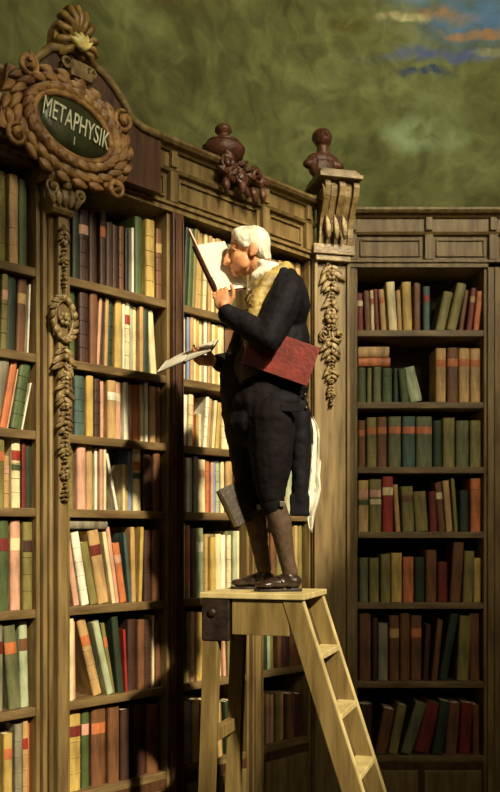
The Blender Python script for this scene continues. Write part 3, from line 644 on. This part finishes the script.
# ------------------------------------------------------------------ library ladder
ZP = E-.255                                  # top of the platform
la = R(18); l_ = Vector((math.cos(la), -math.sin(la), 0)); w_v = Vector((math.sin(la), math.cos(la), 0))
A0 = Vector((-.21, 4.02, 0))
LF = Matrix.Translation((A0.x, A0.y, ZP)) @ Matrix(((l_.x, w_v.x, 0, 0), (l_.y, w_v.y, 0, 0), (0, 0, 1, 0), (0, 0, 0, 1)))
LD = thing('step_ladder', LF @ Matrix.Translation((.3, .2, -ZP)), 'tall pale wooden library ladder with a platform the man stands on', 'ladder')
LL, LW = .458, .40
b = B(LF); b.box((-.012, -.012, -.026), (LL+.012, LW+.012, 0)); b.build('platform', LADDER_LIT, LD, bevel=.004)
b = B(LF); b.box((.135, .004, -.185), (LL-.06, .028, -.027)); b.build('apron', LADDER, LD, bevel=.003)
b = B(LF); b.box((.03, LW-.028, -.185), (LL-.06, LW-.004, -.027)); b.build('apron', LADDER, LD, bevel=.003)
sl = .325; H = ZP
for y0, y1 in ((.0, .032), (LW-.032, LW)):
    b = B(LF); x0 = LL-.092
    b.hexa([(x0+sl*(H-.03), y0, -H), (x0+.095+sl*(H-.03), y0, -H), (x0+.095+sl*(H-.03), y1, -H), (x0+sl*(H-.03), y1, -H), (x0, y0, -.027), (x0+.088, y0, -.027), (x0+.088, y1, -.027), (x0, y1, -.027)])
    st = b.build('stringer', LADDER, LD, bevel=.003)
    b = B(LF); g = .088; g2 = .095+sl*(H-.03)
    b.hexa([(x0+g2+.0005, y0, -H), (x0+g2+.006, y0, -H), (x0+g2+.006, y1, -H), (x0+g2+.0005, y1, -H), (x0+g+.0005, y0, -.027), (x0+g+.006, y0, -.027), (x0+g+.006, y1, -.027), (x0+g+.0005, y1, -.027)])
    b.build('lit_edge_strip', LADDER_LIT, st)  # added strip that carries the sunlit edge in its colour
    b = B(LF); ybr = (y0-.004, y1+.01) if y0 == 0 else (y0, y1)
    b.hexa([(-.005-.03*H, y0, -H), (.062-.03*H, y0, -H), (.062-.03*H, y1+.02, -H), (-.005-.03*H, y1+.02, -H), (0, y0, -.20), (.07, y0, -.20), (.07, y1+.02, -.20), (0, y1+.02, -.20)])
    b.build('leg', LADDER, LD, bevel=.003)
    b = B(LF); b.box((-.006, y0-.006, -.215), (.125, y1+.02, -.027)); br = b.build('bracket', IRON, LD, bevel=.006)
    b = B(LF @ Matrix.Translation((.045, y0-.006, -.09)) @ Matrix.Rotation(R(90), 4, 'X')); b.lathe([(0, 0), (.02, 0), (.02, .006), (.01, .012), (0, .012)], n=16); b.build('bolt', IRON, br)
zs = -.27
k = 0
while zs > -H+.1:
    xf = LL-.092+sl*(-zs-.03)
    b = B(LF); b.box((xf+.002, .03, zs-.013), (xf+.098, LW-.03, zs+.013)); b.build('tread', LADDER_LIT, LD, bevel=.003); zs -= .255
b = B(LF); x0 = LL-.092; b.hexa([(x0+.002+sl*(H-.05), .03, -H+.02), (x0+.014+sl*(H-.05), .03, -H+.02), (x0+.014+sl*(H-.05), LW-.03, -H+.02), (x0+.002+sl*(H-.05), LW-.03, -H+.02),
                                 (x0+.002, .03, -.03), (x0+.014, .03, -.03), (x0+.014, LW-.03, -.03), (x0+.002, LW-.03, -.03)]); b.build('backing_board', LADDER_B, LD)
for zz in (-.66, -1.5):
    b = B(LF); b.box((.01-.03*-zz, .03, zz-.03), (.05-.03*-zz, LW-.03, zz+.03)); b.build('cross_rail', LADDER, LD, bevel=.003)
# ------------------------------------------------------------------ the man
YM = 4.15
def Mp(px, py, dy=0):           # point on the figure that the photo shows at (px, py), dy metres behind its middle plane
    Y = YM+dy; return Vector(((px-250)/F*Y, Y, E+(HY-py)/F*Y))
SKIN = mat('skin', (206, 150, 104), rough=.5, var=.08, scale=20, bump=.08, rgb2=(184, 118, 76), sss=.15)
HAIR = mat('white_hair', (232, 226, 204), rough=.6, var=.1, scale=26, bump=.7, stretch=(1, 1, .25), rgb2=(176, 170, 148))
COATM = mat('black_wool', (17, 15, 19), rough=.75, var=.1, scale=12, bump=.2, spec=.18)
BREECH = mat('black_velvet', (19, 15, 15), rough=.8, var=.1, scale=10, bump=.2, spec=.15)
VEST = mat('brown_waistcoat', (88, 74, 48), rough=.7, var=.15, scale=14, bump=.3)
SCARF = mat('olive_silk', (186, 162, 92), rough=.55, var=.14, scale=12, bump=.3, rgb2=(120, 98, 48))
LINEN = mat('white_linen', (236, 230, 210), rough=.7, var=.06, scale=14, bump=.25)
STOCK = mat('brown_stocking', (84, 64, 46), rough=.75, var=.12, scale=30, bump=.25)
SHOEM = mat('shoe_leather', (54, 38, 28), rough=.3, var=.2, scale=20, bump=.15, spec=.6)
LEATHR = mat('red_leather', (122, 40, 30), rough=.45, var=.1, scale=14, bump=.2, rgb2=(92, 30, 22))
LEATHB = mat('brown_leather', (62, 50, 36), rough=.5, var=.2, scale=14, bump=.3)
LEATHK = mat('black_leather', (48, 38, 32), rough=.5, var=.2, scale=14, bump=.3)
PAGE = mat('page_paper', (214, 206, 184), rough=.85, var=.04, scale=9, bump=.05)
PM = thing('person', Matrix.Translation((Mp(270, 590).x, YM, ZP)), 'white-haired person in a black tailcoat reading on top of the ladder', 'person')
# joints
nSh, nEl, nWr = Mp(287, 294, -.17), Mp(268, 339, -.23), Mp(225, 311, -.17)
fSh, fEl, fWr = Mp(276, 296, .16), Mp(256, 368, .17), Mp(217, 362, .04)
nHip, nKn, nAn = Mp(272, 418, -.085), Mp(271, 497, -.09), Mp(290, 572, -.08)
fHip, fKn, fAn = Mp(262, 418, .085), Mp(249, 500, .08), Mp(264, 568, .09)
HC = Mp(250, 253); HF = Matrix.Translation(HC) @ Matrix.Rotation(R(180), 4, 'Z') @ Matrix.Rotation(R(2), 4, 'Y')   # local +x = forward (photo left)
def h(f, s_, z): return HF @ Vector((f, s_, z))
hr = HF.to_3x3()
b = B()
E_ = lambda c, r: b.ell(h(*c), r, hr, n=20, m=14)
E_((-.006, 0, .030), (.082, .070, .080)); E_((.030, 0, -.025), (.056, .054, .078)); E_((.038, 0, -.068), (.044, .046, .036))
E_((.064, 0, -.090), (.021, .024, .018)); E_((.074, .0, .034), (.020, .046, .011)); E_((.062, 0, .06), (.022, .05, .04))
b.cap(h(.080, 0, .022), .010, h(.104, 0, -.036), .0125, n=12); E_((.096, .012, -.043), (.013, .009, .009)); E_((.096, -.012, -.043), (.013, .009, .009)); E_((.112, 0, -.043), (.014, .011, .011)); b.cap(h(.090, 0, .012), .012, h(.110, 0, -.026), .013, n=12)
E_((.082, 0, -.064), (.012, .024, .0065)); E_((.079, 0, -.077), (.013, .021, .0075)); E_((.073, 0, -.058), (.016, .028, .014))
for s_ in (-1, 1):
    E_((.052, s_*.038, -.026), (.026, .019, .022)); E_((.03, s_*.05, -.05), (.03, .014, .035))
    E_((-.016, s_*.072, -.004), (.019, .007, .030)); E_((-.006, s_*.070, -.026), (.010, .007, .012)); E_((.066, s_*.031, .019), (.012, .016, .006)); E_((.066, s_*.030, -.006), (.010, .014, .004))
b.cap(h(-.02, 0, -.04), .052, Mp(274, 283), .062, n=18)
b.ell(Mp(281, 302), (.085, .15, .09)); b.ell(Mp(276, 345), (.085, .11, .15)); b.ell(Mp(270, 392), (.09, .10, .13)); b.ell(Mp(268, 416), (.09, .12, .09))
def limb(b, pts, k=1.0, n=16):
    for (p, r), (q, r2) in zip(pts, pts[1:]): b.cap(p, r*k, q, r2*k, n=n)
limb(b, [(nSh, .052), (nEl, .042), (nWr, .028)]); limb(b, [(fSh, .052), (fEl, .042), (fWr, .028)])
limb(b, [(nHip, .085), (nKn, .052)]); limb(b, [(fHip, .085), (fKn, .052)])
def calf(b, kn, an, k, e=0):
    mid = kn.lerp(an, .35)+Vector((.012, 0, 0)); b.cap(kn, .047*k+e, mid, .05*k+e, n=18); b.cap(mid, .05*k+e, kn.lerp(an, .8), .033*k+e, n=18); b.cap(kn.lerp(an, .8), .033*k+e, an, .033*k+e, n=18)
calf(b, nKn, nAn, .92); calf(b, fKn, fAn, .92)
for an in (nAn, fAn):
    heel = Vector((an.x+.01, an.y, ZP+.045)); b.cap(an, .028, heel, .026); b.cap(heel, .024, Vector((an.x-.10, an.y, ZP+.03)), .014)
def hand(b, wrist, fwd, nrm_, curls, thumb, spread=.02, size=1.0, tcurl=.3):
    """wrist, direction of the fingers, outward normal of the back of the hand, curl of each finger, thumb side direction"""
    fwd = fwd.normalized(); side = thumb.normalized(); side = (side-fwd*side.dot(fwd)).normalized(); back = fwd.cross(side).normalized()
    if back.dot(nrm_) < 0: back = -back
    pl = .088*size; pc = wrist+fwd*pl*.52
    rot = Matrix((fwd, side, back)).transposed()
    b.ell(pc, (.05*size, .038*size, .015*size), rot, n=16, m=10); b.cap(wrist-fwd*.02, .025*size, wrist+fwd*.03, .022*size)
    for i, (ln, cv) in enumerate(zip((.072, .080, .074, .060), curls)):
        o_ = (1.5-i)*.0192*size; p = pc+fwd*pl*.36+side*o_; b.cap(wrist+fwd*.03+side*o_*.5, .010*size, p, .0098*size, n=10)
        d = fwd.copy(); r_ = .0090*size
        for seg, fr in enumerate((.45, .31, .24)):
            d = (Matrix.Rotation(-cv[seg] if False else cv[seg], 3, back.cross(fwd)) @ d).normalized()
            q = p+d*ln*fr*size; b.cap(p, r_, q, r_*.92, n=10); p = q; r_ *= .92
    t0 = wrist+fwd*.022*size+side*.02*size-back*.006; t1 = t0+(fwd*.62+side*.72-back*tcurl).normalized()*.040*size
    t2 = t1+(fwd*.85+side*.28-back*tcurl).normalized()*.030*size; t3 = t2+(fwd*.95-side*.05-back*tcurl).normalized()*.024*size
    b.cap(t0, .0135*size, t1, .0115*size, n=10); b.cap(t1, .0112*size, t2, .0100*size, n=10); b.cap(t2, .0100*size, t3, .0085*size, n=10)
# near hand: supports the raised open book from behind its lower spine, thumb up on the page side
hand(b, nWr, Vector((-.26, .10, .95)), Vector((-.25, -.9, 0)), [(.55, .7, .6), (.6, .75, .6), (.65, .8, .6), (.7, .85, .6)], Vector((1, -.15, .05)), tcurl=-.1)
# far hand: grips the lowered open book
hand(b, fWr, Vector((-.96, -.16, .10)), Vector((0, -.35, -.9)), [(.5, .6, .5), (.55, .7, .5), (.6, .75, .5), (.6, .8, .5)], Vector((-.1, -.9, .45)), tcurl=.1)
body = remesh(b, 'body', SKIN, PM, .0034, smooth=3)
# eyes and brows
for s_ in (-1, 1):
    b = B(); b.ell(h(.066, s_*.031, .004), (.0115, .0125, .0085), hr, n=16, m=10); ey = b.build('eye', mat('eye_white', (168, 140, 110), rough=.25, var=.02, bump=0), PM)
    b = B(); b.ell(h(.0755, s_*.033, .003), (.0035, .0085, .0070), hr, n=12, m=8); b.build('iris', mat('eye_iris', (40, 26, 18), rough=.2, var=.02, bump=0), ey)
    b = B(); b.tube([h(.072, s_*.048, .008), h(.0785, s_*.034, .0145), h(.078, s_*.018, .011)], .0042, n=8); b.build('eyelid', SKIN, PM)
    b = B(); b.tube([h(.066, s_*.055, .032), h(.083, s_*.038, .040), h(.087, s_*.018, .036)], [.004, .007, .004], n=8); b.build('eyebrow', mat('grey_brow', (96, 66, 44), rough=.8, var=.2, scale=40, bump=.5), PM)
b = B(); b.tube([h(.082, s_*.02, -.0705) if s_ else h(.0945, 0, -.0705) for s_ in (-1, 0, 1)], .0024, n=6); b.build('mouth_line', mat('lip', (128, 66, 48), rough=.5, var=.05, bump=0), PM)
# hair
b = B()
E_((-.020, 0, .042), (.078, .076, .081)); E_((-.048, 0, .0), (.046, .068, .052)); E_((-.062, 0, -.022), (.034, .056, .032)); E_((.018, 0, .082), (.062, .060, .040)); E_((.048, 0, .092), (.034, .05, .022))
for s_ in (-1, 1):
    E_((.012, s_*.058, .050), (.046, .020, .040)); E_((.046, s_*.050, .066), (.026, .018, .030)); E_((-.052, s_*.058, .012), (.034, .020, .046)); E_((.018, s_*.066, .024), (.016, .010, .022))
    for k in range(5): b.cap(h(-.02+.018*k, s_*.05, .10-.004*k), .012, h(.015+.013*k, s_*.070-.004*k*s_, .045+.004*k), .006)
    for k in range(5): b.cap(h(-.05-.006*k, s_*(.06-.01*k), .03), .014, h(-.068-.006*k, s_*(.064-.013*k), -.045+.004*k), .007)
remesh(b, 'hair', HAIR, PM, .004, smooth=2, disp=.006, dscale=.018)
# breeches
b = B()
limb(b, [(nHip, .115), (nHip.lerp(nKn, .55), .098), (nKn+Vector((0, 0, .012)), .066)]); limb(b, [(fHip, .105), (fHip.lerp(fKn, .5), .092), (fKn+Vector((0, 0, .02)), .062)])
b.ell(Mp(268, 392), (.14, .14, .13)); b.ell(Mp(264, 405), (.155, .155, .13)); b.ell(Mp(258, 425), (.15, .14, .11)); 
remesh(b, 'breeches', BREECH, PM, .006, smooth=5, disp=.016, dscale=.07)
# knee bands
for kn, an in ((nKn, nAn), (fKn, fAn)):
    b = B(); d = (an-kn).normalized(); b.cap(kn+d*.025, .058, kn+d*.045, .056, n=20); bd = b.build('knee_band', BREECH, PM, smooth_all=True)
    b = B(); b.box(kn+d*.035+Vector((.028, -.062, -.012)), kn+d*.035+Vector((.052, -.046, .012))); b.build('buckle', mat('buckle_steel', (170, 165, 150), rough=.3, var=.05, metal=.8, bump=0), bd, bevel=.003)
for kn, an in ((nKn, nAn), (fKn, fAn)):
    b = B(); calf(b, kn, an, 1.0, .003); remesh(b, 'stocking', STOCK, PM, .005, smooth=3, disp=.004, dscale=.03)
# shoes
def shoe(an, yaw):
    S = Matrix.Translation((an.x, an.y, ZP)) @ Matrix.Rotation(yaw, 4, 'Z')
    b = B(S); b.ell((.012, 0, .045), (.048, .036, .036), n=16, m=10); b.ell((-.05, 0, .038), (.07, .037, .026), n=16, m=10); b.ell((-.105, 0, .030), (.052, .038, .020), n=16, m=10); b.cap((.005, 0, .05), .036, (.0, 0, .065), .036)
    b.cap((.0, 0, .055), .034, (-.07, 0, .04), .026)
    sh = remesh(b, 'shoe', SHOEM, PM, .0045, smooth=4)
    b = B(S); pts = [(.055, .018), (.062, 0), (.055, -.018), (.02, -.03), (-.04, -.03), (-.09, -.038), (-.135, -.033), (-.158, -.012), (-.158, .012), (-.135, .033), (-.09, .038), (-.04, .03), (.02, .03)]
    b.loft([[(x, y, .002) for x, y in pts], [(x, y, .012) for x, y in pts]], smooth=False); b.box((.005, -.028, .0), (.055, .028, .016)); b.build('sole', IRON, sh, bevel=.002)
    b = B(S); b.tube([(-.035, -.036, .042), (-.045, -.02, .063), (-.045, .02, .063), (-.035, .036, .042)], .005); b.ell((-.045, -.012, .068), (.01, .016, .005)); b.ell((-.045, .014, .068), (.01, .016, .005)); b.build('lace', SHOEM, sh)
shoe(nAn+Vector((-.005, 0, 0)), R(5)); shoe(fAn+Vector((.0, 0, 0)), R(-6))
# waistcoat, collar and scarf
b = B(); b.ell(Mp(262, 340), (.105, .13, .16)); b.ell(Mp(254, 368), (.10, .12, .11)); b.ell(Mp(266, 315), (.10, .13, .12)); 
vs = remesh(b, 'waistcoat', VEST, PM, .007, smooth=4, disp=.008, dscale=.06)
b = B(); b.cap(Mp(262, 264, -.05), .022, Mp(279, 270, -.06), .022); b.cap(Mp(256, 276, -.045), .022, Mp(266, 266, -.055), .020); b.ell(Mp(267, 274), (.075, .082, .045), Euler((0, R(-28), 0)).to_matrix()); b.cap(Mp(256, 279), .02, Mp(250, 290), .018)
remesh(b, 'collar', LINEN, PM, .005, smooth=3, disp=.006, dscale=.03)
b = B()
b.cap(Mp(286, 268, -.045), .030, Mp(270, 280, -.095), .038, n=14); b.cap(Mp(270, 280, -.095), .038, Mp(259, 298, -.115), .040, n=14); b.cap(Mp(259, 298, -.115), .040, Mp(253, 322, -.11), .036, n=14); b.cap(Mp(253, 322, -.11), .036, Mp(250, 345, -.10), .028, n=14)
b.cap(Mp(286, 268, -.045), .03, Mp(288, 270, .05), .03); b.cap(Mp(270, 278, .08), .03, Mp(252, 300, .08), .035); b.ell(Mp(264, 288, 0), (.075, .1, .05), Euler((0, R(-40), 0)).to_matrix()); b.ell(Mp(258, 305, -.02), (.06, .09, .06))
remesh(b, 'scarf', SCARF, PM, .005, smooth=4, disp=.014, dscale=.035)
# tailcoat
b = B()
b.ell(Mp(289, 306), (.095, .195, .135), n=20, m=14); b.ell(Mp(287, 345, .02), (.105, .14, .17), n=20, m=14); b.ell(Mp(282, 385, .02), (.125, .14, .12), n=20, m=14); b.ell(Mp(280, 405), (.13, .165, .08), n=20, m=14)
b.ell(Mp(287, 292), (.085, .17, .09)); b.cap(Mp(290, 275, -.06), .032, Mp(290, 275, .06), .032)
limb(b, [(nSh+Vector((0, 0, -.005)), .082), (nSh.lerp(nEl, .5), .074), (nEl, .064)]); limb(b, [(nEl, .064), (nEl.lerp(nWr, .5), .055), (nWr+Vector((.012, 0, -.014)), .046)])
limb(b, [(fSh, .08), (fSh.lerp(fEl, .5), .073), (fEl, .066)]); limb(b, [(fEl, .066), (fEl.lerp(fWr, .5), .056), (fWr+(fEl-fWr).normalized()*.02, .046)])
# near front edge and lapel
b.cap(Mp(284, 272, -.10), .024, Mp(271, 300, -.16), .028, n=12); b.cap(Mp(271, 300, -.16), .028, Mp(263, 335, -.15), .03, n=12)
coat = remesh(b, 'tailcoat', COATM, PM, .006, smooth=5, disp=.016, dscale=.06)
# cuffs
for wr, el in ((nWr, nEl), (fWr, fEl)):
    d = (el-wr).normalized(); b = B(); b.cap(wr+d*.012, .036, wr+d*.03, .038, n=18); b.build('shirt_cuff', LINEN if False else COATM, PM, smooth_all=True)
# front skirts of the coat, the light on the black wool painted in as brown
def sheet(b, rows, th_=.01):      # rows: list of rows of points; gives a cloth with thickness along y
    n = len(rows[0])
    for r0, r1 in zip(rows, rows[1:]): pass
    f = [[b.v(p) for p in r] for r in rows]; g = [[b.v(Vector(p)+Vector((0, th_, 0))) for p in r] for r in rows]
    m = len(rows)
    for i in range(m-1):
        for j in range(n-1):
            b.f([f[i][j], f[i][j+1], f[i+1][j+1], f[i+1][j]], True); b.f([g[i][j], g[i+1][j], g[i+1][j+1], g[i][j+1]], True)
    for i in range(m-1):
        b.f([f[i][0], f[i+1][0], g[i+1][0], g[i][0]]); b.f([f[i][-1], g[i][-1], g[i+1][-1], f[i+1][-1]])
    for j in range(n-1):
        b.f([f[0][j], g[0][j], g[0][j+1], f[0][j+1]]); b.f([f[-1][j], f[-1][j+1], g[-1][j+1], g[-1][j]])
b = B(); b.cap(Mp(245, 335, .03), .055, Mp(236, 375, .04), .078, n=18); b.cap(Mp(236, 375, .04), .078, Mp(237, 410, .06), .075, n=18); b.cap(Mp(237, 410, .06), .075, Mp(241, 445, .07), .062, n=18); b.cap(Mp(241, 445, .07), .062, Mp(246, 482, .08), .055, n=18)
remesh(b, 'coat_front', mat('lit_black_wool', (46, 36, 27), rough=.75, var=.15, scale=12, bump=.3, spec=.2), PM, .006, smooth=5, disp=.014, dscale=.06)
# tails
b = B()
for dy in (-.085, .03):
    b.ell(Mp(300, 420, dy), (.05, .05, .11)); b.cap(Mp(301, 430, dy), .045, Mp(300, 470, dy), .04); b.cap(Mp(300, 470, dy), .04, Mp(300, 500, dy), .038)
    M_ = Matrix.Translation(Mp(300, 508, dy)); b.box(Mp(300, 508, dy)-Vector((.045, .03, .035)), Mp(300, 508, dy)+Vector((.043, .03, .06)))
remesh(b, 'coat_tail', COATM, PM, .006, smooth=5, disp=.012, dscale=.06)
# coat button on the back and pocket flap
b = B(); b.box(Mp(292, 408, -.185)-Vector((.05, .006, .016)), Mp(292, 408, -.185)+Vector((.05, .0, .018))); b.build('pocket_flap', COATM, PM, bevel=.004)
for q in (Mp(305, 395, -.12), Mp(306, 408, -.12)):
    b = B(); b.ell(q, (.010, .010, .010)); b.build('button', SHOEM, PM)
# handkerchief hanging from the tail pocket
HK = thing('handkerchief', Matrix.Translation(Mp(314, 528, -.03)), 'white handkerchief hanging out of the coat tail pocket', 'cloth')
b = B(); rows = []
outline = [(418, 309, 313), (430, 309, 319), (445, 310, 320), (460, 309, 321), (475, 309, 320), (490, 308, 321), (503, 307, 319), (515, 307, 315), (526, 309, 313), (531, 311, 312)]
for k, (py, a, c) in enumerate(outline):
    r_ = []
    for j in range(9):
        u = j/8; px = a+(c-a)*u; r_.append(Mp(px, py+2*math.sin(j*1.4+k), -.075+.022*math.sin(u*9+k*.7)+.03*u))
    rows.append(r_)
sheet(b, rows, .006); b.build('cloth', LINEN, HK)

# ------------------------------------------------------------------ the books the man holds
def frame(o, xdir, zdir):
    z = Vector(zdir).normalized(); x = Vector(xdir); x = (x-z*x.dot(z)).normalized(); y = z.cross(x)
    return Matrix(((x.x, y.x, z.x, o.x), (x.y, y.y, z.y, o.y), (x.z, y.z, z.z, o.z), (0, 0, 0, 1)))
def open_book(name, M_, wdt, hgt, th, opening, coverm, label, nlines=0):
    """spine along z through the origin; two leaves, one along +x, one folded about the spine by 'opening'; pages on the -y side"""
    t = thing(name, M_, label, 'book')
    for side, an in ((1, 0), (-1, opening)):
        R_ = M_ @ Matrix.Rotation(an, 4, 'Z')
        b = B(R_); x0 = .004; b.box((0, 0, -.004), (wdt+.006, .004, hgt+.004)); b.build('cover_board', coverm, t, bevel=.001)
        b = B(R_); n = 8; top = []
        pr = []
        for i in range(n+1):
            u = i/n; pr.append((x0+(wdt-x0)*u, (-side)*(th*(.55+.55*math.sin(math.pi*min(1, u*1.0+.12))**.7)) if u < 1 else (-side)*th*.72))
        ring = pr+[(wdt, 0 if side > 0 else .004), (x0, 0 if side > 0 else .004)]
        b.loft([[(x, y, .001) for x, y in ring], [(x, y, hgt-.001) for x, y in ring]], smooth=False)
        b.build('pages', PAGE, t)
        if nlines:
            b = B(R_); rr = random.Random(3)
            for i in range(nlines):
                z = hgt*(.12+.76*i/nlines); u0, u1 = .22, .9-.1*rr.random(); y = (-side)*(th*1.115)
                b.box((wdt*u0, min(y, y*1.002)-.0006, z), (wdt*u1, max(y, y*1.002), z+.0022))
            b.build('printed_lines', mat('ink', (150, 140, 120), rough=.8, var=.2, bump=0), t)
    b = B(M_); b.tube([(0, .002, -.004), (0, .002, hgt+.004)], th*.5+.003, n=10); b.build('spine', coverm, t)
    return t
# raised red book: spine runs along the left edge
s0, s1 = Mp(216, 294, -.02), Mp(194, 247, .04)
zdir = (s1-s0); hgt = zdir.length
pg = Vector((.88, .47, .42))                                    # towards the outer edge of the far leaf
Mo = frame(s0, pg, zdir)
ob = open_book('open_book', Mo, .158, hgt, .012, R(-116), LEATHR, 'open red-covered book held up close to the reader\'s face')
# lowered dark book
s0, s1 = Mp(188, 362, -.04), Mp(183, 351, .10)
zd = Vector((.10, .90, .40)).normalized()
o0 = Mp(184, 362, -.06)
Mo2 = frame(o0, Vector((.90, 0, .42)), zd)
ob2 = open_book('open_book', Mo2, .135, .22, .010, R(180), LEATHK, 'dark open book held low in the outstretched hand, white pages up')
# red book clamped under the near arm
def closed_book(name, M_, wx, hz, ty, coverm, label):
    t = thing(name, M_, label, 'book')
    b = B(M_); b.box((0, 0, 0), (wx, .005, hz)); b.box((0, ty-.005, 0), (wx, ty, hz)); b.loft([[(.0, 0, z), (-.006, ty*.25, z), (-.008, ty*.5, z), (-.006, ty*.75, z), (0, ty, z), (.005, ty-.004, z), (.005, .004, z)] for z in (0, hz)], smooth=False)
    b.build('cover', coverm, t)
    b = B(M_); b.box((.004, .005, .005), (wx-.006, ty-.005, hz-.005)); b.build('page_block', PAGE, t); return t
c0 = Mp(300, 392, -.27); c1 = Mp(243, 364, -.24); c2 = Mp(317, 353, -.27)
Mb = frame(Mp(242, 363, -.17), Mp(305, 391, -.17)-Mp(242, 363, -.17), Mp(318, 354, -.17)-Mp(305, 391, -.17))
closed_book('book', Mb, (Mp(305, 391, -.17)-Mp(242, 363, -.17)).length, .178, .036, LEATHR, 'large closed red book clamped under the black sleeve of the reader')
# brown book held between the knees
Mk = frame(Mp(237, 527, -.03), Mp(262, 512, -.03)-Mp(237, 527, -.03)+Vector((-.01, .075, 0)), Mp(219, 490, -.03)-Mp(237, 527, -.03))
Mk = Mk
t = thing('book', Mk, 'brown closed book gripped between the knees of the reader', 'book')
b = B(Mk); b.box((0, -.004, 0), (.15, 0, .19)); b.box((0, .03, 0), (.15, .034, .19)); b.box((.145, 0, 0), (.15, .03, .19)); b.build('cover', LEATHB, t, bevel=.001)
b = B(Mk); b.box((.004, 0, .004), (.145, .03, .186)); b.build('page_block', PAPER, t)
